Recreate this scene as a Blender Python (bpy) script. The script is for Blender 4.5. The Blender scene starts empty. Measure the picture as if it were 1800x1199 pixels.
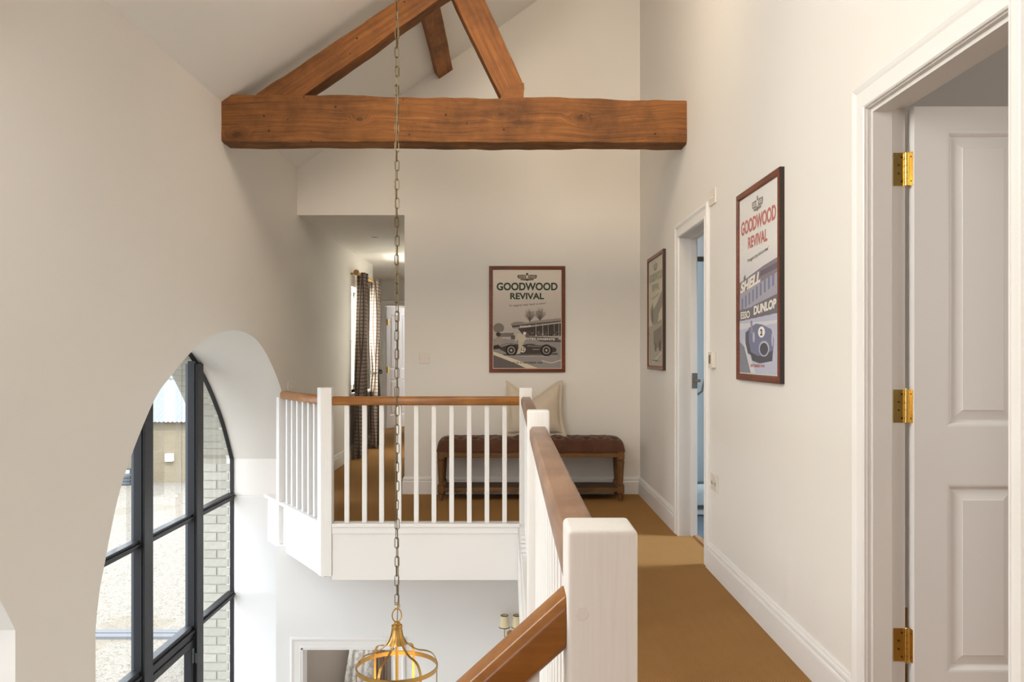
import bpy, bmesh, math, random
import numpy as np
from mathutils import Vector, Matrix, noise as mnoise

random.seed(7)
S = bpy.context.scene
COL = S.collection
PI = math.pi

# ------------------------------------------------------------------ camera
F = 1480.0
cam_d = bpy.data.cameras.new('camera')
cam = bpy.data.objects.new('camera', cam_d)
COL.objects.link(cam)
cam.location = (0, 0, 1.2)
cam.rotation_euler = (PI/2, 0, 0)
cam_d.sensor_width = 36
cam_d.lens = 36*F/1800
cam_d.shift_x = 5/1800
cam_d.shift_y = 24.5/1800
cam_d.clip_start = .05
cam_d.clip_end = 300
S.camera = cam

# ------------------------------------------------------------------ world, sun, exposure
S.view_settings.view_transform = 'Standard'
S.view_settings.look = 'None'
S.view_settings.exposure = 0.35
S.view_settings.gamma = 1.0
S.view_settings.use_curve_mapping = False
w = bpy.data.worlds.new('sky')
S.world = w
w.use_nodes = True
wn = w.node_tree
bg = wn.nodes['Background']
sky = wn.nodes.new('ShaderNodeTexSky')
sky.sky_type = 'HOSEK_WILKIE'
sky.sun_direction = (0.25, -0.62, 0.74)
sky.turbidity = 4
mixw = wn.nodes.new('ShaderNodeMix')
mixw.data_type = 'RGBA'
mixw.inputs[0].default_value = .75
mixw.inputs[7].default_value = (0.93, 0.965, 1.03, 1)
wn.links.new(sky.outputs[0], mixw.inputs[6])
wn.links.new(mixw.outputs[2], bg.inputs[0])
bg.inputs[1].default_value = 5.2


def light(name, kind, loc, energy, color=(1, 1, 1), size=None, size_y=None, direction=None, spread=None):
    d = bpy.data.lights.new(name, kind)
    d.energy = energy
    d.color = color
    if kind == 'AREA':
        d.shape = 'RECTANGLE'
        d.size = size
        d.size_y = size_y or size
        if spread:
            d.spread = spread
    elif kind == 'SUN':
        d.angle = math.radians(1)
    elif kind == 'POINT':
        d.shadow_soft_size = size or .03
    o = bpy.data.objects.new(name, d)
    COL.objects.link(o)
    o.location = loc
    if direction is not None:
        o.rotation_euler = Vector(direction).to_track_quat('-Z', 'Y').to_euler()
    return o


light('sun', 'SUN', (0, 0, 20), 2.6, (1, .96, .9), direction=(-.25, .62, -.74))
# fill lamps added out of view, then daylight from windows and rooms
light('rear_fill', 'AREA', (-1.45, -2.7, 2.0), 41, (1, .91, .86), 1.0, 1.8, direction=(.50, 1, .02))  # added warm fill behind the camera, no window modelled there
light('right_wall_fill', 'AREA', (-1.25, 2.0, 3.05), 80, (1, 1, .94), 1.0, 2.4, direction=(.85, .25, -.38))  # added fill under the slope to brighten the right wall
light('back_wall_fill', 'AREA', (.15, 3.3, 3.95), 23, (1, .83, .62), 1.1, 1.1, direction=(-.05, .85, -.3), spread=1.9)  # added fill near the apex to lift gable and back wall
light('stairwell_fill', 'AREA', (-.9, -2.6, -1.2), 8, (1, .92, .82), 1.4, 1.4, direction=(.05, 1, .05))  # added fill for the stair void, no fitting there
light('daylight_hall_window', 'AREA', (-2.2, 10.35, 1.4), 58, (1, .94, .84), .9, 1.2, direction=(1, 0, 0))
light('daylight_bathroom_window', 'AREA', (3.5, 5.2, 2.2), 13, (.78, .90, 1), .8, .5, direction=(-1, 0, -.80), spread=1.1)
light('daylight_bedroom_window', 'AREA', (4.2, .3, 1.6), 34, (1, .95, .86), 1.2, 1.2, direction=(-.75, .8, 0))
light('daylight_back_room', 'AREA', (-1.2, 8.2, -1.2), 14, (.9, .95, 1), .8, .8, direction=(-.3, .6, -1))

# ------------------------------------------------------------------ helpers


class MB:
    def __init__(s):
        s.v = []
        s.f = []

    def quadstrip(s, rings, closed=True, cap=True):
        n = len(rings[0])
        b = len(s.v)
        for r in rings:
            s.v += [tuple(p) for p in r]
        for i in range(len(rings)-1):
            for j in range(n if closed else n-1):
                k = (j+1) % n
                s.f.append((b+i*n+j, b+i*n+k, b+(i+1)*n+k, b+(i+1)*n+j))
        if cap and closed:
            s.f.append(tuple(b+j for j in reversed(range(n))))
            s.f.append(tuple(b+(len(rings)-1)*n+j for j in range(n)))
        return s

    def box(s, x0, x1, y0, y1, z0, z1):
        return s.quadstrip([[(x0, y0, z0), (x1, y0, z0), (x1, y1, z0), (x0, y1, z0)],
                            [(x0, y0, z1), (x1, y0, z1), (x1, y1, z1), (x0, y1, z1)]])

    def prism(s, poly, axis, a, b):
        def m(p, t):
            if axis == 'z':
                return (p[0], p[1], t)
            if axis == 'y':
                return (p[0], t, p[1])
            return (t, p[0], p[1])
        return s.quadstrip([[m(p, a) for p in poly], [m(p, b) for p in poly]])

    def tube(s, path, r, n=8, closed=False):
        path = [Vector(p) for p in path]
        rings = []
        N = len(path)
        prev = None
        for i, p in enumerate(path):
            if closed:
                t = path[(i+1) % N]-path[i-1]
            else:
                t = path[min(i+1, N-1)]-path[max(i-1, 0)]
            t.normalize()
            if prev is None:
                a = Vector((0, 0, 1)) if abs(t.z) < .9 else Vector((1, 0, 0))
                u = t.cross(a).normalized()
            else:
                u = (prev-t*prev.dot(t)).normalized()
            prev = u
            v = t.cross(u)
            rr = r[i] if isinstance(r, (list, tuple)) else r
            rings.append([p+(u*math.cos(2*PI*k/n)+v*math.sin(2*PI*k/n))*rr for k in range(n)])
        if closed:
            rings.append(rings[0])
            s.quadstrip(rings, cap=False)
        else:
            s.quadstrip(rings)
        return s

    def lathe(s, prof, c=(0, 0, 0), n=24):
        rings = [[(c[0]+r*math.cos(2*PI*k/n), c[1]+r*math.sin(2*PI*k/n), c[2]+z) for k in range(n)] for r, z in prof]
        return s.quadstrip(rings)

    def sweep(s, prof, stations):
        """prof: list of 2D points; stations: functions point->xyz; open ends capped"""
        return s.quadstrip([[st(p) for p in prof] for st in stations])

    def mesh(s, name):
        me = bpy.data.meshes.new(name)
        me.from_pydata(s.v, [], s.f)
        bm = bmesh.new()
        bm.from_mesh(me)
        bmesh.ops.recalc_face_normals(bm, faces=bm.faces)
        bm.to_mesh(me)
        bm.free()
        return me

    def build(s, name, mat, parent=None, smooth=False, bevel=0, seg=2):
        me = s.mesh(name)
        if bevel:
            bm = bmesh.new()
            bm.from_mesh(me)
            es = [e for e in bm.edges if len(e.link_faces) == 2 and e.calc_face_angle(0) > .6]
            bmesh.ops.bevel(bm, geom=es, offset=bevel, segments=seg, affect='EDGES', profile=.5)
            bm.to_mesh(me)
            bm.free()
        return link(name, me, mat, parent, smooth)


def link(name, me, mat, parent=None, smooth=False):
    o = bpy.data.objects.new(name, me)
    COL.objects.link(o)
    if mat is not None and not me.materials:
        me.materials.append(mat)
    if smooth:
        me.polygons.foreach_set('use_smooth', [True]*len(me.polygons))
        try:
            me.set_sharp_from_angle(angle=.7)
        except Exception:
            pass
    if parent is not None:
        o.parent = parent
    return o


def tag(o, label, cat, group=None, kind=None):
    o['label'] = label
    o['category'] = cat
    if group:
        o['group'] = group
    if kind:
        o['kind'] = kind
    return o


def struct(o, label=None):
    o['kind'] = 'structure'
    if label:
        o['label'] = label
    return o


def thing(name, loc, label, cat, rz=0, group=None):
    o = bpy.data.objects.new(name, None)
    o.empty_display_size = .1
    COL.objects.link(o)
    o.location = loc
    o.rotation_euler = (0, 0, rz)
    tag(o, label, cat, group)
    return o


def copy_tree(o, parent=None):
    c = o.copy()
    COL.objects.link(c)
    c.parent = parent
    for ch in list(o.children):
        copy_tree(ch, c)
    return c


def srgb(r, g, b):
    def f(c):
        c /= 255
        return c/12.92 if c <= .04045 else ((c+.055)/1.055)**2.4
    return (f(r), f(g), f(b), 1)


# ------------------------------------------------------------------ materials
class NT:
    def __init__(s, name):
        s.m = bpy.data.materials.new(name)
        s.m.use_nodes = True
        s.t = s.m.node_tree
        s.p = s.t.nodes['Principled BSDF']

    def n(s, kind, **kw):
        nd = s.t.nodes.new('ShaderNode'+kind)
        for k, v in kw.items():
            setattr(nd, k, v)
        return nd

    def l(s, a, b):
        s.t.links.new(a, b)

    def coord(s, kind='Object', scale=(1, 1, 1)):
        tc = s.n('TexCoord')
        mp = s.n('Mapping')
        mp.inputs['Scale'].default_value = scale
        s.l(tc.outputs[kind], mp.inputs[0])
        return mp.outputs[0]

    def math(s, op, a, b=None, c=None):
        nd = s.n('Math', operation=op)
        for i, x in enumerate((a, b, c)):
            if x is None:
                continue
            if isinstance(x, (int, float)):
                nd.inputs[i].default_value = x
            else:
                s.l(x, nd.inputs[i])
        return nd.outputs[0]

    def noise(s, vec, scale=5, detail=4, rough=.5, dist=0):
        nd = s.n('TexNoise')
        nd.inputs['Scale'].default_value = scale
        nd.inputs['Detail'].default_value = detail
        nd.inputs['Roughness'].default_value = rough
        nd.inputs['Distortion'].default_value = dist
        s.l(vec, nd.inputs['Vector'])
        return nd.outputs[0]

    def ramp(s, fac, stops):
        nd = s.n('ValToRGB')
        e = nd.color_ramp.elements
        while len(e) < len(stops):
            e.new(.5)
        for i, (p, c) in enumerate(stops):
            e[i].position = p
            e[i].color = c
        s.l(fac, nd.inputs[0])
        return nd.outputs[0]

    def mix(s, fac, a, b, blend='MIX'):
        nd = s.n('Mix', data_type='RGBA', blend_type=blend)
        for i, x in ((0, fac), (6, a), (7, b)):
            if isinstance(x, (int, float, tuple)):
                nd.inputs[i].default_value = x
            else:
                s.l(x, nd.inputs[i])
        return nd.outputs[2]

    def bump(s, h, dist=.002, strength=.5):
        nd = s.n('Bump')
        nd.inputs['Distance'].default_value = dist
        nd.inputs['Strength'].default_value = strength
        s.l(h, nd.inputs['Height'])
        s.l(nd.outputs[0], s.p.inputs['Normal'])

    def base(s, c):
        if isinstance(c, tuple):
            s.p.inputs['Base Color'].default_value = c
        else:
            s.l(c, s.p.inputs['Base Color'])

    def set(s, **kw):
        for k, v in kw.items():
            s.p.inputs[k.replace('_', ' ')].default_value = v
        return s


def paint(name, col, rough=.6, bump=.15, sc=60, spec=.3):
    m = NT(name)
    v = m.coord()
    big = m.noise(v, 1.3, 2)
    c = m.ramp(big, [(0, tuple(x*.975 for x in col[:3])+(1,)), (1, tuple(min(1, x*1.02) for x in col[:3])+(1,))])
    m.base(c)
    m.set(Roughness=rough, Specular_IOR_Level=spec)
    m.bump(m.noise(v, sc, 3), .0006, bump)
    return m.m


def plain(name, col, rough=.5, metal=0, spec=.5):
    m = NT(name)
    m.base(col)
    v = m.coord()
    r = m.math('MULTIPLY_ADD', m.noise(v, 30, 3), .12, rough-.06)
    m.l(r, m.p.inputs['Roughness'])
    m.set(Metallic=metal, Specular_IOR_Level=spec)
    return m.m


def wood(name, light_c, dark_c, axis=0, rough=.4, scale=1.0, knots=(), holes=False, spec=.4, bump=.3, gr=34, fine=.28, wav=.09):
    """grain running along the given local axis; knots: (along, across, radius)"""
    m = NT(name)
    sc = [16*scale]*3
    sc[axis] = 1.0*scale
    tc = m.n('TexCoord')
    sep = m.n('SeparateXYZ')
    m.l(tc.outputs['Object'], sep.inputs[0])
    al = sep.outputs[axis]
    ac = sep.outputs[2 if axis != 2 else 0]
    other = sep.outputs[1 if axis != 1 else 0]
    comb = m.n('CombineXYZ')
    # wavy displacement of the grain
    w1 = m.noise(tc.outputs['Object'], 2.2*scale, 2)
    acw = m.math('MULTIPLY_ADD', m.math('SUBTRACT', w1, .5), wav/scale, ac)
    val = acw
    kn_mask = None
    for (ka, kc, kr) in knots:
        dx = m.math('MULTIPLY', m.math('SUBTRACT', al, ka), .55)
        dz = m.math('SUBTRACT', acw, kc)
        d = m.math('SQRT', m.math('ADD', m.math('MULTIPLY', dx, dx), m.math('MULTIPLY', dz, dz)))
        g = m.n('MapRange', interpolation_type='SMOOTHSTEP')
        m.l(d, g.inputs[0])
        g.inputs[1].default_value = kr*.6
        g.inputs[2].default_value = kr*2.2
        g.inputs[3].default_value = 1
        g.inputs[4].default_value = 0
        mk = g.outputs[0]
        mx = m.n('Mix', data_type='FLOAT')
        m.l(mk, mx.inputs[0])
        m.l(val, mx.inputs[2])
        m.l(m.math('MULTIPLY', d, 1.3), mx.inputs[3])
        val = mx.outputs[0]
        core = m.n('MapRange', interpolation_type='SMOOTHSTEP')
        m.l(d, core.inputs[0])
        core.inputs[1].default_value = kr*.1
        core.inputs[2].default_value = kr*1.0
        core.inputs[3].default_value = 1
        core.inputs[4].default_value = 0
        kn_mask = core.outputs[0] if kn_mask is None else m.math('MAXIMUM', kn_mask, core.outputs[0])
    m.l(m.math('MULTIPLY', al, 1.2*scale), comb.inputs[0])
    m.l(m.math('MULTIPLY', val, gr*scale), comb.inputs[1])
    m.l(m.math('MULTIPLY', other, 14*scale), comb.inputs[2])
    g1 = m.noise(comb.outputs[0], 1.0, 6, .62)
    comb2 = m.n('CombineXYZ')
    m.l(m.math('MULTIPLY', al, 6*scale), comb2.inputs[0])
    m.l(m.math('MULTIPLY', val, 190*scale), comb2.inputs[1])
    m.l(m.math('MULTIPLY', other, 90*scale), comb2.inputs[2])
    g2 = m.noise(comb2.outputs[0], 1.0, 4, .65)
    g = m.math('ADD', m.math('MULTIPLY', g1, 1-fine), m.math('MULTIPLY', g2, fine))
    c = m.ramp(g, [(.28, dark_c), (.5, tuple((a+b)/2 for a, b in zip(light_c, dark_c))), (.72, light_c)])
    patch = m.noise(tc.outputs['Object'], 3.4, 6, .65)
    c = m.mix(m.math('MULTIPLY', m.math('MAXIMUM', m.math('SUBTRACT', patch, .43), 0), 2.4), c, tuple(x*.62 for x in dark_c[:3])+(1,))
    if kn_mask is not None:
        c = m.mix(m.math('MULTIPLY', kn_mask, .6), c, tuple(x*.35 for x in dark_c[:3])+(1,))
    if holes:
        vo = m.n('TexVoronoi')
        vo.inputs['Scale'].default_value = 11
        m.l(tc.outputs['Object'], vo.inputs['Vector'])
        hm = m.math('LESS_THAN', vo.outputs['Distance'], .075)
        c = m.mix(m.math('MULTIPLY', hm, .85), c, (.01, .006, .003, 1))
    m.base(c)
    m.set(Roughness=rough, Specular_IOR_Level=spec)
    m.bump(g, .003, bump)
    return m.m


WALL = paint('wall_paint_warm_white', (.80, .765, .715, 1), .62, .2, 90)
CEIL = paint('ceiling_paint', (.82, .79, .74, 1), .7, .15, 90)
TRIM = paint('trim_paint_white', (.83, .81, .785, 1), .38, .05, 40, .45)
DOORP = paint('door_paint', (.76, .74, .73, 1), .42, .1, 120, .4)
JAMBP = paint('reveal_paint', (.82, .815, .80, 1), .6, .1, 90)
LINP = paint('door_lining_paint', (.70, .67, .64, 1), .5, .1, 90)
TAUPE = paint('taupe_wall_paint', (.40, .34, .28, 1), .7)
BEDW = paint('bedroom_wall_paint', (.55, .52, .50, 1), .7)
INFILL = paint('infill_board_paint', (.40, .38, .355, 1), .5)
NEWELP = NT('newel_paint_grained')
_v = NEWELP.coord(scale=(60, 60, 2.5))
_g = NEWELP.noise(_v, 3, 4)
_b = NEWELP.noise(NEWELP.coord(), 5, 3)
NEWELP.base(NEWELP.ramp(_g, [(.3, (.80, .77, .74, 1)), (.7, (.84, .82, .79, 1))]))
NEWELP.set(Roughness=.42, Specular_IOR_Level=.4)
NEWELP.bump(_g, .001, .25)
NEWELP = NEWELP.m

OAK = wood('oak_handrail', srgb(180, 120, 54), srgb(134, 80, 28), 0, .33, 1.6, spec=.5, bump=.12)
OAKY = wood('oak_handrail_painted_sheen', srgb(166, 132, 108), srgb(132, 100, 80), 1, .36, 1.6, spec=.5, bump=.12)  # oak greyed, sky reflection on the rail put into its colour
BEAM = wood('old_oak_beam', srgb(158, 102, 50), srgb(74, 44, 20), 0, .78, .75, gr=62, fine=.5, wav=.07,
            knots=((-.60, -.01, .022), (.30, .035, .030), (.80, .03, .034), (-1.38, -.10, .026)), holes=True, bump=.9)
RAFT = wood('old_oak_rafter', srgb(154, 97, 45), srgb(82, 48, 19), 0, .72, .9, gr=50, fine=.5, wav=.05, holes=True, bump=.8)
BENCHW = wood('bench_oak', srgb(150, 108, 62), srgb(84, 54, 28), 2, .55, 1.6)
BENCHX = wood('bench_oak_rail', srgb(150, 108, 62), srgb(84, 54, 28), 0, .55, 1.6)
BENCHS = wood('bench_shelf_oak', srgb(104, 84, 64), srgb(64, 48, 34), 0, .6, 1.6)
FRAMEW = wood('red_brown_frame_veneer', srgb(140, 66, 32), srgb(84, 34, 14), 0, .35, 2.4)
POLEW = wood('pine_pole', srgb(206, 164, 100), srgb(150, 104, 52), 1, .5, 2)
BRASS = plain('polished_brass', srgb(226, 194, 118), .24, 1)
BRASSD = plain('aged_brass', srgb(186, 148, 84), .34, 1)
CHAINM = plain('antique_brass_chain', srgb(112, 98, 74), .45, 1)
CABLE = plain('braided_cable', srgb(130, 114, 86), .8)
SCREW = plain('screw_dark', srgb(90, 66, 26), .4, 1)
STEEL = plain('dark_grey_steel_window', srgb(36, 37, 40), .45, 0, .3)
STEELO = plain('grey_steel_outside', srgb(74, 80, 86), .4, 0)
CHROME = plain('brushed_nickel', srgb(150, 140, 128), .3, 1)
PLAST = plain('switch_plastic', srgb(226, 218, 206), .35)
DARKP = plain('dark_display', srgb(90, 84, 78), .3)
BLACK = plain('black_trim', srgb(26, 22, 20), .6)
FRAMEB = plain('frame_dark_edge', srgb(52, 44, 38), .5)
CREAMSH = plain('cream_shade', srgb(238, 224, 186), .7)


def glass(name, tint=(1, 1, 1, 1), refl=.5, ior=1.45):
    m = NT(name)
    m.t.nodes.remove(m.p)
    out = m.t.nodes['Material Output']
    tr = m.n('BsdfTransparent')
    tr.inputs[0].default_value = tint
    gl = m.n('BsdfGlossy')
    gl.inputs['Roughness'].default_value = .02
    fr = m.n('Fresnel')
    fr.inputs[0].default_value = ior
    ms = m.n('MixShader')
    m.l(m.math('MULTIPLY', fr.outputs[0], refl), ms.inputs[0])
    m.l(tr.outputs[0], ms.inputs[1])
    m.l(gl.outputs[0], ms.inputs[2])
    m.l(ms.outputs[0], out.inputs[0])
    return m.m


GLASS = glass('window_glass', (.95, .975, .97, 1), .22)
PGLASS = glass('picture_glass', (1, 1, 1, 1), .5, 1.45)


def emit(name, col, st):
    m = NT(name)
    m.base((0, 0, 0, 1))
    m.p.inputs['Emission Color'].default_value = col
    m.p.inputs['Emission Strength'].default_value = st
    return m.m


def carpet(name):
    m = NT(name)
    tc = m.n('TexCoord')
    sep = m.n('SeparateXYZ')
    m.l(tc.outputs['Object'], sep.inputs[0])
    wob = m.noise(tc.outputs['Object'], 14, 2)
    x = m.math('MULTIPLY_ADD', wob, .006, sep.outputs[0])
    y = sep.outputs[1]
    tri = m.math('PINGPONG', x, .026)
    ph = m.math('ADD', y, m.math('MULTIPLY', tri, 1.15))
    st = m.math('SINE', m.math('MULTIPLY', ph, 2*PI/.0125))
    st = m.math('MULTIPLY_ADD', st, .5, .5)
    yarn = m.math('SINE', m.math('MULTIPLY', x, 2*PI/.0058))
    yarn = m.math('MULTIPLY_ADD', yarn, .5, .5)
    nz = m.noise(tc.outputs['Object'], 260, 3)
    big = m.noise(tc.outputs['Object'], 3.2, 3)
    h = m.math('ADD', m.math('MULTIPLY', st, .5), m.math('ADD', m.math('MULTIPLY', yarn, .15), m.math('MULTIPLY', nz, .55)))
    c = m.ramp(h, [(.15, srgb(88, 60, 28)), (.55, srgb(160, 117, 68)), (1, srgb(208, 164, 108))])
    c = m.mix(m.math('MULTIPLY', big, .3), c, srgb(140, 98, 50))
    m.base(c)
    m.set(Roughness=.9, Specular_IOR_Level=.15)
    m.bump(h, .004, .7)
    return m.m


CARPET = carpet('herringbone_sisal')


def fabric(name, c1, c2, sc=500, rough=.9, bump=.4, sheen=0.0):
    m = NT(name)
    v = m.coord()
    sep = m.n('SeparateXYZ')
    m.l(v, sep.inputs[0])
    a = m.math('SINE', m.math('MULTIPLY', m.math('ADD', sep.outputs[0], m.math('MULTIPLY', sep.outputs[1], .7)), sc*2))
    b = m.math('SINE', m.math('MULTIPLY', m.math('ADD', sep.outputs[2], m.math('MULTIPLY', sep.outputs[1], .6)), sc*2))
    nz = m.noise(v, sc*.25, 3)
    h = m.math('ADD', m.math('MULTIPLY', m.math('MULTIPLY', a, b), .25), nz)
    lo = m.noise(v, 9, 3)
    c = m.ramp(m.math('ADD', m.math('MULTIPLY', h, .5), m.math('MULTIPLY', lo, .5)), [(.3, c1), (.7, c2)])
    m.base(c)
    m.set(Roughness=rough, Specular_IOR_Level=.2)
    m.p.inputs['Sheen Weight'].default_value = sheen
    m.bump(h, .0012, bump)
    return m.m


VELVET = fabric('brown_velvet', srgb(74, 48, 36), srgb(104, 70, 54), 700, .95, .2, .25)
LINEN = fabric('natural_linen', srgb(196, 182, 162), srgb(214, 202, 184), 900, .9, .5)
LINEND = fabric('natural_linen_flange', srgb(168, 150, 126), srgb(192, 175, 150), 420, .9, .5)
DARKCL = fabric('tieback_and_shaded_lining', srgb(48, 42, 38), srgb(76, 68, 62), 420)
TAUPEC = fabric('brown_curtain_cloth', srgb(108, 88, 72), srgb(140, 116, 96), 420)


def gingham(name):
    m = NT(name)
    uv = m.n('TexCoord').outputs['UV']
    sep = m.n('SeparateXYZ')
    m.l(uv, sep.inputs[0])
    fx = m.math('FRACT', m.math('MULTIPLY', sep.outputs[0], 1/.042))
    fz = m.math('FRACT', m.math('MULTIPLY', sep.outputs[1], 1/.042))
    lx = m.math('LESS_THAN', fx, .22)
    lz = m.math('LESS_THAN', fz, .22)
    bx = m.math('LESS_THAN', m.math('FRACT', m.math('MULTIPLY', sep.outputs[0], 1/.084)), .5)
    ln = m.math('MAXIMUM', lx, lz)
    c = m.mix(m.math('MULTIPLY', bx, .25), srgb(158, 144, 132), srgb(112, 100, 92))
    c = m.mix(m.math('MULTIPLY', ln, .82), c, srgb(66, 52, 50))
    m.base(c)
    m.set(Roughness=.9, Specular_IOR_Level=.15)
    m.bump(m.noise(m.coord(), 600, 2), .001, .3)
    return m.m


GINGHAM = gingham('checked_curtain_cloth')


def brickmat(name, c1, c2):
    m = NT(name)
    oi = m.n('ObjectInfo')
    v = m.coord()
    n1 = m.noise(v, 24, 5)
    c = m.ramp(n1, [(.3, c1), (.7, c2)])
    c = m.mix(m.math('MULTIPLY', oi.outputs['Random'], .4), c, tuple(x*.75 for x in c1[:3])+(1,))
    m.base(c)
    m.set(Roughness=.9, Specular_IOR_Level=.1)
    m.bump(m.noise(v, 90, 4), .003, .6)
    return m.m


BRICK = brickmat('pale_hazed_brick', srgb(176, 172, 160), srgb(188, 185, 175))  # pale brick and mortar, whitened further to carry window glass haze
MORTAR = paint('lime_mortar', srgb(166, 162, 148), .9, .5, 120, .1)


def barnwall():
    m = NT('barn_brickwork')
    bt = m.n('TexBrick')
    bt.inputs['Scale'].default_value = 1
    bt.inputs['Brick Width'].default_value = .225
    bt.inputs['Row Height'].default_value = .075
    bt.inputs['Mortar Size'].default_value = .01
    bt.inputs['Color1'].default_value = srgb(122, 113, 96)
    bt.inputs['Color2'].default_value = srgb(128, 119, 101)
    bt.inputs['Mortar'].default_value = srgb(130, 124, 110)
    tc = m.n('TexCoord')
    sep = m.n('SeparateXYZ')
    m.l(tc.outputs['Object'], sep.inputs[0])
    cb = m.n('CombineXYZ')
    m.l(sep.outputs[0], cb.inputs[0])
    m.l(sep.outputs[2], cb.inputs[1])
    m.l(cb.outputs[0], bt.inputs['Vector'])
    pat = m.noise(tc.outputs['Object'], .9, 4)
    c = m.mix(m.math('MULTIPLY', pat, .4), bt.outputs[0], srgb(102, 88, 68))
    m.base(c)
    m.set(Roughness=.9, Specular_IOR_Level=.1)
    return m.m


def gravelmat():
    m = NT('pale_gravel')
    v = m.coord()
    vo = m.n('TexVoronoi')
    vo.inputs['Scale'].default_value = 48
    m.l(v, vo.inputs['Vector'])
    bw = m.n('RGBToBW')
    m.l(vo.outputs['Color'], bw.inputs[0])
    big = m.noise(v, .35, 4)
    f = m.math('ADD', m.math('MULTIPLY', bw.outputs[0], .6), m.math('MULTIPLY', m.noise(v, 9, 4), .4))
    c = m.ramp(f, [(.2, srgb(82, 77, 68)), (.38, srgb(124, 119, 110)), (.75, srgb(138, 134, 126))])
    c = m.mix(m.math('MULTIPLY', m.math('GREATER_THAN', big, .6), .3), c, srgb(110, 100, 80))
    m.base(c)
    m.set(Roughness=.95, Specular_IOR_Level=.1)
    m.bump(vo.outputs['Distance'], .02, .6)
    return m.m


BARNW = barnwall()
GRAVEL = gravelmat()
ROOFM = plain('corrugated_sheet', srgb(122, 126, 128), .7, 0, .1)
LEAFM = plain('tree_leaf', srgb(92, 122, 58), .7)
BARKM = plain('tree_bark', srgb(88, 74, 58), .9)
TILEB = plain('bathroom_tile', srgb(222, 228, 232), .3)
BFLOOR = plain('bathroom_floor', srgb(92, 104, 116), .4)
SHGL = glass('shower_glass', (.90, .96, .99, 1), .4)
THRESH = wood('oak_threshold', srgb(186, 142, 100), srgb(146, 104, 66), 1, .5, 2)

# ------------------------------------------------------------------ structure
XL, XR, YB = -1.83, 1.13, 7.27
XG, XO = -2.40, -2.65
ZF2 = -3.05
EAVE = 2.81
SL = .70


def roofz(x):
    return EAVE+(x-XL)*SL


ARC = [(-1.825, -.6), (-1.825, -.02), (-1.80, .10), (-1.75, .234), (-1.57, .592), (-1.23, .949), (-.975, 1.095), (-.714, 1.212), (-.392, 1.312),
       (-.012, 1.361), (.240, 1.358), (.468, 1.328), (.64, 1.277), (.822, 1.194), (1.015, 1.074), (1.178, .950), (1.34, .805), (1.5, .640), (1.640, .455), (1.745, .30), (1.745, -.6)]


def catmull(pts, n=6):
    out = []
    P = [Vector(p) for p in pts]
    for i in range(len(P)-1):
        p0, p1, p2, p3 = P[max(i-1, 0)], P[i], P[i+1], P[min(i+2, len(P)-1)]
        for k in range(n):
            t = k/n
            out.append(.5*((2*p1)+(-p0+p2)*t+(2*p0-5*p1+4*p2-p3)*t*t+(-p0+3*p1-3*p2+p3)*t**3))
    out.append(P[-1])
    return out


def arch_curve(cy, dz):
    core = catmull(ARC[1:-1], 14)
    # keep Y strictly increasing
    res = []
    for p in core:
        y, z = p.x+cy, p.y+dz
        if res and y <= res[-1][0]+1e-4:
            continue
        res.append((y, z))
    res[0] = (cy-1.825, res[0][1])
    res[-1] = (cy+1.745, res[-1][1])
    return res


ARCH1 = arch_curve(5.55, 0)
ARCH2 = arch_curve(1.375, -.12)


def wall_with_arches(name, x0, x1, mat, y0, y1, ztop, arches, zb=ZF2, label=None):
    """thick wall normal to X, from y0..y1, arches open down to zb"""
    mb = MB()
    ys = []
    cur = y0
    for arc in arches:
        a, b = arc[0][0], arc[-1][0]
        mb.box(x0, x1, cur, a, zb, ztop)
        n = len(mb.v)
        for i in range(len(arc)-1):
            (ya, za), (yb, zb2) = arc[i], arc[i+1]
            mb.prism([(ya, za), (yb, zb2), (yb, ztop), (ya, ztop)], 'x', x0, x1)
        cur = b
    mb.box(x0, x1, cur, y1, zb, ztop)
    # remove interior faces by welding
    me = bpy.data.meshes.new(name)
    me.from_pydata(mb.v, [], mb.f)
    bm = bmesh.new()
    bm.from_mesh(me)
    bmesh.ops.remove_doubles(bm, verts=bm.verts, dist=1e-5)
    bm.verts.index_update()
    seen = {}
    for f in bm.faces:
        k = tuple(sorted(v.index for v in f.verts))
        seen.setdefault(k, []).append(f)
    dele = [f for fs in seen.values() if len(fs) > 1 for f in fs]
    bmesh.ops.delete(bm, geom=dele, context='FACES')
    bmesh.ops.recalc_face_normals(bm, faces=bm.faces)
    bm.to_mesh(me)
    bm.free()
    o = link(name, me, mat)
    return struct(o, label)


wall_with_arches('wall_left', XG-.05, XL, WALL, -3.2, YB+.03, EAVE, [ARCH2, ARCH1], label='thick warm white wall with deep arched window openings')
outer = wall_with_arches('wall_left_outside', XO, XG-.05, MORTAR, -3.2, YB+.03+.3, EAVE+.3, [ARCH2, ARCH1], zb=-3.3)
outer.name = 'wall_outside'
outer['label'] = 'pale brick outer skin of the arched wall'
# bricks lining the outer reveal of the far arch (right jamb and arch)
bm_me = MB().box(-.105, .105, -.006, .0, -.0325, .0325).mesh('brick')
cnt = 0
yj = ARCH1[-1][0]
for i in range(48):
    z = -3.0+i*.075
    if z > .28:
        break
    wdt = .14 if i % 2 else .21
    me = bm_me
    xs = [XO+.115] if i % 2 == 0 else [XO+.055, XO+.19]
    for x in xs:
        b = link('brick', me, BRICK, outer)
        b.location = (x, yj, z)
        if i % 2:
            b.scale = (.56, 1, 1)
        cnt += 1
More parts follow.
